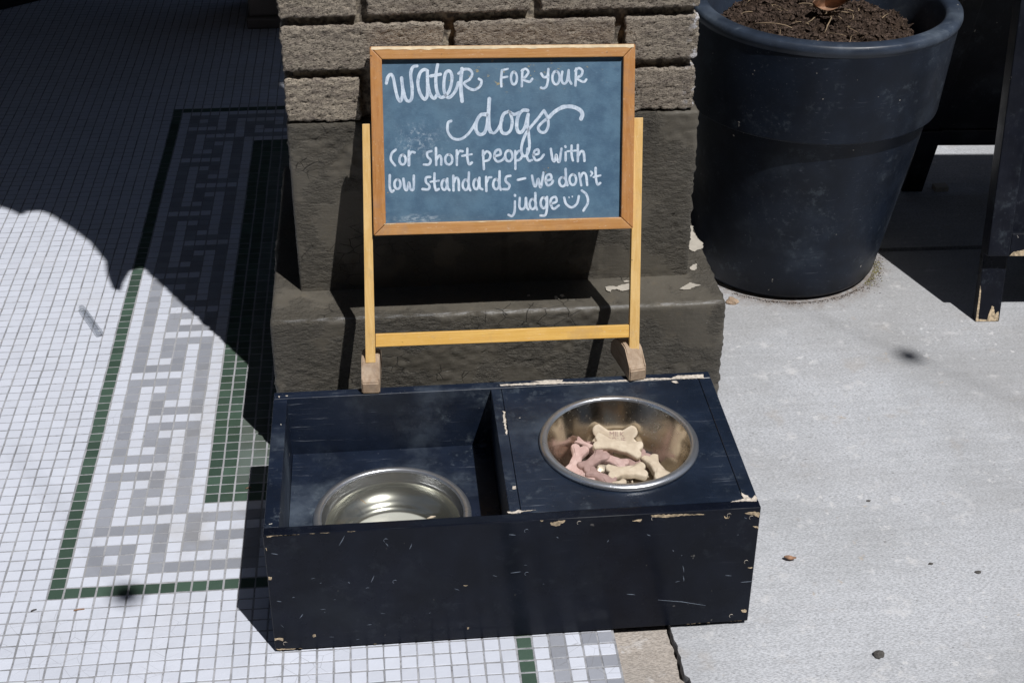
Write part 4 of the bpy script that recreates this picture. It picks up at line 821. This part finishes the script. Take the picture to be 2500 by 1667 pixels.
# hand lettering: ribbons of chalk paint
def ribbon(pts, w_):
    if len(pts) > 2:
        P_ = [Vector(p) for p in pts]; P_ = [P_[0]*2-P_[1]]+P_+[P_[-1]*2-P_[-2]]; out = []
        for i in range(1, len(P_)-2):
            for s in range(8):
                t = s/8; out.append(.5*((2*P_[i])+(-P_[i-1]+P_[i+1])*t+(2*P_[i-1]-5*P_[i]+4*P_[i+1]-P_[i+2])*t*t+(-P_[i-1]+3*P_[i]-3*P_[i+1]+P_[i+2])*t**3))
        out.append(P_[-2]); pts = out
    else: a, b = Vector(pts[0]), Vector(pts[1]); pts = [a.lerp(b, k/6) for k in range(7)]
    n = len(pts); Lf = []; Rt = []
    for i in range(n):
        d = pts[min(i+1, n-1)]-pts[max(i-1, 0)]
        if d.length < 1e-9: d = Vector((1, 0))
        d.normalize(); h = w_/2*(1+.14*noise.noise(Vector((pts[i].x*160, pts[i].y*160, w_*900)))); nn = Vector((-d.y, d.x))
        if i == 0:
            for k in range(4): a = math.pi/2*(1-k/3); 
        Lf.append(pts[i]+nn*h); Rt.append(pts[i]-nn*h)
    d0 = (pts[0]-pts[1]).normalized(); d1 = (pts[-1]-pts[-2]).normalized(); h = w_/2
    cap0 = [pts[0]+(Vector((-d0.y, d0.x))*math.cos(a)+d0*math.sin(a))*h for a in (math.pi*k/6 for k in range(1, 6))]
    cap1 = [pts[-1]+(Vector((-d1.y, d1.x))*math.cos(a)+d1*math.sin(a))*h for a in (math.pi*k/6 for k in range(1, 6))]
    return Lf, Rt, cap0, cap1, pts
rib = []
for k, (w_, p) in enumerate(STROKES):
    off = -.0008+.00002*(k % 9)
    Lf, Rt, c0, c1, pts = ribbon(p, w_*1.08); n = len(Lf)
    V = [W3(q.x, q.y, off) for q in Lf]+[W3(q.x, q.y, off) for q in Rt]; F = [(i+1, i, n+i, n+i+1) for i in range(n-1)]
    b0 = len(V); V += [W3(q.x, q.y, off) for q in c0]; F.append(tuple([n]+list(range(b0, b0+5))+[0]))
    b1 = len(V); V += [W3(q.x, q.y, off) for q in c1]; F.append(tuple([n-1]+list(range(b1, b1+5))+[2*n-1]))
    rib.append((V, F))
V, F = join(rib); lo = mesh_obj('hand_lettering', V, F, M_CHALK, ea, EB); lo['label'] = 'white hand lettering with a large dogs in the middle and a smile at the end'
# posts, crossbar, feet
uvbox('post', [(-.0055, .004), (.0075, .004), (.0036, .3120), (-.0065, .3120)], -.0125, -.0015, M_POSTV, .0008)
uvbox('post', [(.3425, .004), (.3558, .004), (.3568, .3120), (.3447, .3120)], -.0125, -.0015, M_POSTV, .0008)
uvbox('crossbar', [(.0078, .0243), (.3422, .0247), (.3422, .0416), (.0078, .0412)], -.0105, -.0030, M_POSTH, .0008)
def foot(cx, cy, ang, wd):
    prof = [(-.018, .0), (-.018, .0165), (-.014, .0195), (.002, .0390), (.008, .0405), (.024, .0400), (.040, .034), (.056, .020), (.058, .004), (.054, 0)]
    bm = bmesh.new(); ca, sa = math.cos(ang), math.sin(ang)
    def P3(x, y, z): return (cx+x*ca+y*sa, cy-x*sa+y*ca, FZ+.0012+z)
    A_ = [bm.verts.new(P3(-wd/2, y, z)) for y, z in prof]; B_ = [bm.verts.new(P3(wd/2, y, z)) for y, z in prof]; n = len(prof)
    bm.faces.new(A_); bm.faces.new(B_[::-1])
    for i in range(n): bm.faces.new((A_[i], A_[(i+1) % n], B_[(i+1) % n], B_[i]))
    bmesh.ops.bevel(bm, geom=list(bm.edges), offset=.0016, segments=2, affect='EDGES')
    return bm_obj('foot', bm, M_FOOTW, ea, EB)
foot(.4185, .1755, math.radians(3), .0235); foot(.7665, .1755, math.radians(-11), .0235)

# ------------------------------------------------------------------ planter
PC = (1.1496, .8145, 0); LEAN = .060
pt = thing('plant_pot', PC, 'large dark plastic plant pot with wide collar, filled with soil, right of the pillar', 'plant pot')
lathe('pot_body', [(.0, .001), (.150, .001), (.160, .0025), (.1645, .009), (.1695, .050), (.1990, .3000), (.2002, .3060)], M_POT, PC, pt, PC, 160, LEAN)
lathe('collar', [(.2004, .3062), (.2095, .3056), (.2112, .3066), (.2116, .3090), (.2152, .4400), (.2158, .4500)], M_POT, PC, pt, PC, 160, LEAN)
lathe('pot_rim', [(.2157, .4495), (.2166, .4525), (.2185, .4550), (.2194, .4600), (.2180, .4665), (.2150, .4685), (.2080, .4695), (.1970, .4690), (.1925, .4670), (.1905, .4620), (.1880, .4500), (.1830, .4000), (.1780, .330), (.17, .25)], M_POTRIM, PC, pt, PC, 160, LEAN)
SC = (1.164, .825, .438)
V = []; F = []; NR, NA = 34, 96
for r in range(NR+1):
    for a in range(NA):
        rr = .176*r/NR; an = 2*math.pi*a/NA; x = rr*math.cos(an); y = rr*math.sin(an)
        z = .000-.034*(rr/.176)**3+.016*noise.fractal(Vector((x*14, y*14, 2)), .7, 2, 4)+.004*noise.noise(Vector((x*90, y*90, 5))); V.append((SC[0]+x, SC[1]+y, SC[2]+z))
for r in range(NR):
    for a in range(NA): b = (a+1) % NA; F.append((r*NA+a, r*NA+b, (r+1)*NA+b, (r+1)*NA+a))
sl = mesh_obj('soil', V, F, M_SOIL, pt, PC, False); sl['kind'] = 'stuff'
rs = random.Random(5)
def soil_z(x, y):
    rr = math.hypot(x, y); return SC[2]-.034*(rr/.176)**3+.016*noise.fractal(Vector((x*14, y*14, 2)), .7, 2, 4)
def crumb(x, y, z, s, flat=1.0):
    R_ = Matrix.Rotation(rs.uniform(0, 6.28), 3, (rs.random(), rs.random(), rs.random()+.01)); out = []
    for p in ((1, 0, 0), (-1, 0, 0), (0, 1, 0), (0, -1, 0), (0, 0, 1), (0, 0, -1)):
        q = R_ @ Vector((p[0]*s*rs.uniform(.6, 1.6), p[1]*s*rs.uniform(.5, 1), p[2]*s*rs.uniform(.4, .9)*flat)); out.append((x+q.x, y+q.y, z+q.z))
    return out, [(0, 2, 4), (2, 1, 4), (1, 3, 4), (3, 0, 4), (2, 0, 5), (1, 2, 5), (3, 1, 5), (0, 3, 5)]
cr = []
for k in range(4200):
    a = rs.uniform(0, 6.283); r_ = .172*math.sqrt(rs.random()); x = r_*math.cos(a); y = r_*math.sin(a); cr.append(crumb(SC[0]+x, SC[1]+y, soil_z(x, y)+.001, rs.choice((.0010, .0014, .0018, .0026, .0046, .0062))))
V, F = join(cr); c_ = mesh_obj('bark_crumbs', V, F, M_CRUMB, pt, PC); c_['kind'] = 'stuff'
tw = []
for k in range(30):
    a = rs.uniform(0, 6.283); r_ = .15*math.sqrt(rs.random()); x = r_*math.cos(a)*.9; y = r_*math.sin(a); an = rs.uniform(0, 6.28); L_ = rs.uniform(.02, .07); el = rs.uniform(0, .5)
    z = soil_z(x, y)+.002; p = [Vector((SC[0]+x, SC[1]+y, z))]
    for s in range(5): an += rs.gauss(0, .25); p.append(p[-1]+Vector((math.cos(an)*math.cos(el), math.sin(an)*math.cos(el), math.sin(el)))*L_/5); el -= .1
    tw.append(tube(p, lambda q: .0009*(1-q*.6), 5))
V, F = join(tw); t_ = mesh_obj('dry_stems', V, F, M_TWIG, pt, PC, True); t_['kind'] = 'stuff'
# root clump with dead stalks in the middle of the pot
tw = []
for k in range(11):
    an = rs.uniform(0, 6.28); L_ = rs.uniform(.03, .07); el = rs.uniform(.05, .9); p = [Vector((1.172, .795, soil_z(.01, -.03)+.010))]
    for s in range(8): an += rs.gauss(0, .35); p.append(p[-1]+Vector((math.cos(an)*math.cos(el), math.sin(an)*math.cos(el), math.sin(el)))*L_/8); el -= .13
    tw.append(tube(p, lambda q: .0016*(1-q*.6), 6))
V, F = join(tw); mesh_obj('dead_stalks', V, F, M_TWIG, pt, PC, True)['kind'] = 'stuff'
def leaf(name, L_, W_, loc, rot, curl, mat, label, cat='leaf'):
    V = []; F = []; n = 12; m_ = 6
    for h in (0, -.0005):
        for i in range(n+1):
            t = i/n; w1 = W_*math.sin(math.pi*t**.8)*.5+.0006
            for j in range(-m_, m_+1):
                s = j/m_; x = (t-.5)*L_; y = s*w1; z = curl*(abs(s)**1.5)*W_+curl*.5*L_*(t-.5)**2*2+.0015*noise.noise(Vector((x*120, y*120, 1)))+h; V.append((x, y, z))
    k = 2*m_+1; tot = (n+1)*k
    for i in range(n):
        for j in range(2*m_):
            a = i*k+j; F.append((a, a+k, a+k+1, a+1)); F.append((tot+a, tot+a+1, tot+a+k+1, tot+a+k))
    for i in range(n):
        for a in (i*k, i*k+2*m_): F.append((a, a+k, tot+a+k, tot+a))
    o = mesh_obj(name, V, F, mat, None, (0, 0, 0), True); o.location = loc; o.rotation_euler = rot; return tag(o, label, cat)
leaf('dead_leaf', .062, .028, (1.186, .800, .462), (.9, -.25, -.2), .9, M_LEAF, 'curled brown dead leaf lying on the stalks in the plant pot')
leaf('dead_leaf', .016, .006, (.953, -.0061, .0002), (.1, .0, -.25), .25, M_LEAF, 'tiny dry brown leaf on the sunlit concrete right of the black box')
# dirt and moss gathered round the foot of the pot
for nm, mt, lo_a, hi_a, cnt, spread, lb in (('dirt', M_CRUMB, -2.3, .15, 900, .007, 'brown dirt gathered along the foot of the plant pot'), ('moss', M_MOSS, -.75, -.20, 300, .004, 'yellowish green moss growing at the right foot of the plant pot')):
    cr = []
    for k in range(cnt):
        a = rs.uniform(lo_a, hi_a); r_ = .1655+abs(rs.gauss(0, spread*(1.7 if a > -.9 else .55))); cr.append(crumb(PC[0]+r_*math.cos(a), PC[1]+r_*math.sin(a), -.0030, rs.uniform(.0004, .0015 if nm == 'moss' else .0012)))
    V, F = join(cr); tag(mesh_obj(nm, V, F, mt, None, (PC[0], PC[1], 0)), lb, nm, None, 'stuff')

# ------------------------------------------------------------------ sandwich board
AO = (1.7, .80, 0)
ab = thing('sandwich_board', AO, 'black wooden sandwich board sign with chipped legs at the right edge', 'sandwich board')
AX = Vector((1, -.074, 0)).normalized(); FUP = Vector((.058, .27, 1)); RUP = Vector((.015, -.305, 1)); F0 = Vector((1.4176, .5604, -.003)); R0 = Vector((1.4556, 1.0705, -.003))
def AF(s, z, d, front=True):
    b = F0 if front else R0; u = FUP if front else RUP; nn = AX.cross(u).normalized()
    if (nn.y > 0) == front: nn = -nn
    p = b+AX*s+u*z+nn*d; return (p.x, p.y, p.z)
def abox(name, s0, s1, z0, z1, d0, d1, mat, front=True, bevel=.0015, parent=None, s0t=None, s1t=None):
    a, b = (s0 if s0t is None else s0t), (s1 if s1t is None else s1t)
    return bm_obj(name, hexa([AF(s0, z0, d1, front), AF(s1, z0, d1, front), AF(s1, z0, d0, front), AF(s0, z0, d0, front), AF(a, z1, d1, front), AF(b, z1, d1, front), AF(b, z1, d0, front), AF(a, z1, d0, front)], bevel), mat, parent or ab, AO)
W_ = .62; H_ = .88
for fr in (True, False):
    lg = abox('leg', 0, .040, 0, .150, -.018, 0, M_SIGNB, fr); abox('leg', W_-.04, W_, 0, .150, -.018, 0, M_SIGNB, fr)
    z0 = .112; m_ = .036
    abox('frame_stile', -.002, -.002+m_, z0, H_, -.012, .022, M_SIGNB, fr, .002, None)
    abox('frame_stile', W_+.002-m_, W_+.002, z0, H_, -.012, .022, M_SIGNB, fr, .002)
    abox('frame_rail', -.002+m_, W_+.002-m_, z0, z0+m_, -.012, .0215, M_SIGNB, fr, .002)
    abox('frame_rail', -.002+m_, W_+.002-m_, H_-m_, H_, -.012, .0215, M_SIGNB, fr, .002)
    abox('sign_panel', m_-.004, W_-m_+.004, z0+m_-.003, H_-m_+.003, -.006, .008, M_SIGNB, fr, 0)
# bare wood where the front leg and the frame are chipped
chips = [prism(rough_poly([(.0185, .0005), (.0385, .0005), (.0365, .017), (.031, .012), (.028, .024), (.024, .026), (.021, .014)], .0008, 1), lambda a, b, h: AF(a, b, h+.0002), .0005),
         prism(rough_poly([(.0004, .0005), (.0185, .0005), (.018, .003), (.004, .004), (.003, .05), (.0004, .06)], .0004, 2), lambda a, b, h: AF(a, b, h+.0002), .0005),
         prism(rough_poly([(.034, .113), (.075, .112), (.110, .114), (.10, .121), (.06, .123), (.04, .119)], .0006, 3), lambda a, b, h: AF(a, b, .0217+h), .0006)]
for V, F in chips: mesh_obj('bare_wood_chip', V, F, M_WOODCHIP, ab, AO)

# ------------------------------------------------------------------ small things on the ground
a_, b_ = Vector((-.0663, .7225, .0062)), Vector((-.0236, .6346, .0062))
V, F = tube([a_.lerp(b_, k/10) for k in range(11)], lambda q: .0058 if q > .02 else .0045, 16)
st = mesh_obj('plastic_tube', V, F, M_CLEAR, None, tuple((a_+b_)/2-Vector((0, 0, .006))), True); tag(st, 'clear plastic tube lying on the sunlit white mosaic tiles', 'plastic tube')
def pebble(name, x, y, z, s, mat, label, cat, seed, sq=(1, 1, .6)):
    bm = bmesh.new(); bmesh.ops.create_icosphere(bm, subdivisions=2, radius=s)
    for v in bm.verts:
        v.co += v.co.normalized()*s*.45*noise.noise(v.co*(1.3/s)+Vector((seed, 0, 0))); v.co = Vector((v.co.x*sq[0], v.co.y*sq[1], max(v.co.z, -s*.55)*sq[2]))
    for v in bm.verts: v.co += Vector((x, y, z+s*.33))
    o = bm_obj(name, bm, mat, None, (x, y, z)); return tag(o, label, cat)
pebble('stone', 1.0143, -.1883, -.0035, .0060, M_STONE, 'dark angular pebble on the concrete at the lower right', 'stone', 1, (1.15, .9, .8))
pebble('stone', 1.0267, .6574, -.0035, .0085, M_FOOTW, 'grey brown stub beside the corner of the painted footing', 'stone', 2, (1.2, 1, .9))
tc_ = bm_obj('loose_tile', hexa(boxc(1.518, 1.545, 1.043, 1.063, -.003, .007), .0008), M_PEEL, None, (1.5314, 1.053, -.003)); tag(tc_, 'loose grey tile piece on the shaded ground under the sandwich board', 'tile')
for k, (x, y, s_, lb) in enumerate(((1.094, .1065, .0020, 'small dark bit on the concrete, nearest the blurred cable shadow'), (1.135, -.03, .0022, 'flat dark scrap on the concrete at the right of the two lower scraps'), (1.19, -.052, .0030, 'flat dark scrap on the concrete at the far right'))):
    pebble('grit', x, y, -.0035, s_, M_STONE, lb, 'grit', 10+k, (1.5, 1.0, .5))
for k, (x, y, rz, L_, lb) in enumerate(((.044, -.023, .15, .013, 'short rust brown twig on a white tile just below the green line'), (-.012, -.019, .4, .007, 'short black twig on the white tiles left of the green corner'), (.2395, .2075, .2, .008, 'tiny brown twig on the dark green tiles'))):
    V, F = tube([(x-L_/2*math.cos(rz), y-L_/2*math.sin(rz), .0008), (x, y, .0016), (x+L_/2*math.cos(rz), y+L_/2*math.sin(rz), .0008)], lambda q: .0009, 6)
    tag(mesh_obj('twig', V, F, M_STONE if k == 1 else M_LEAF, None, (x, y, 0), True), lb, 'twig')
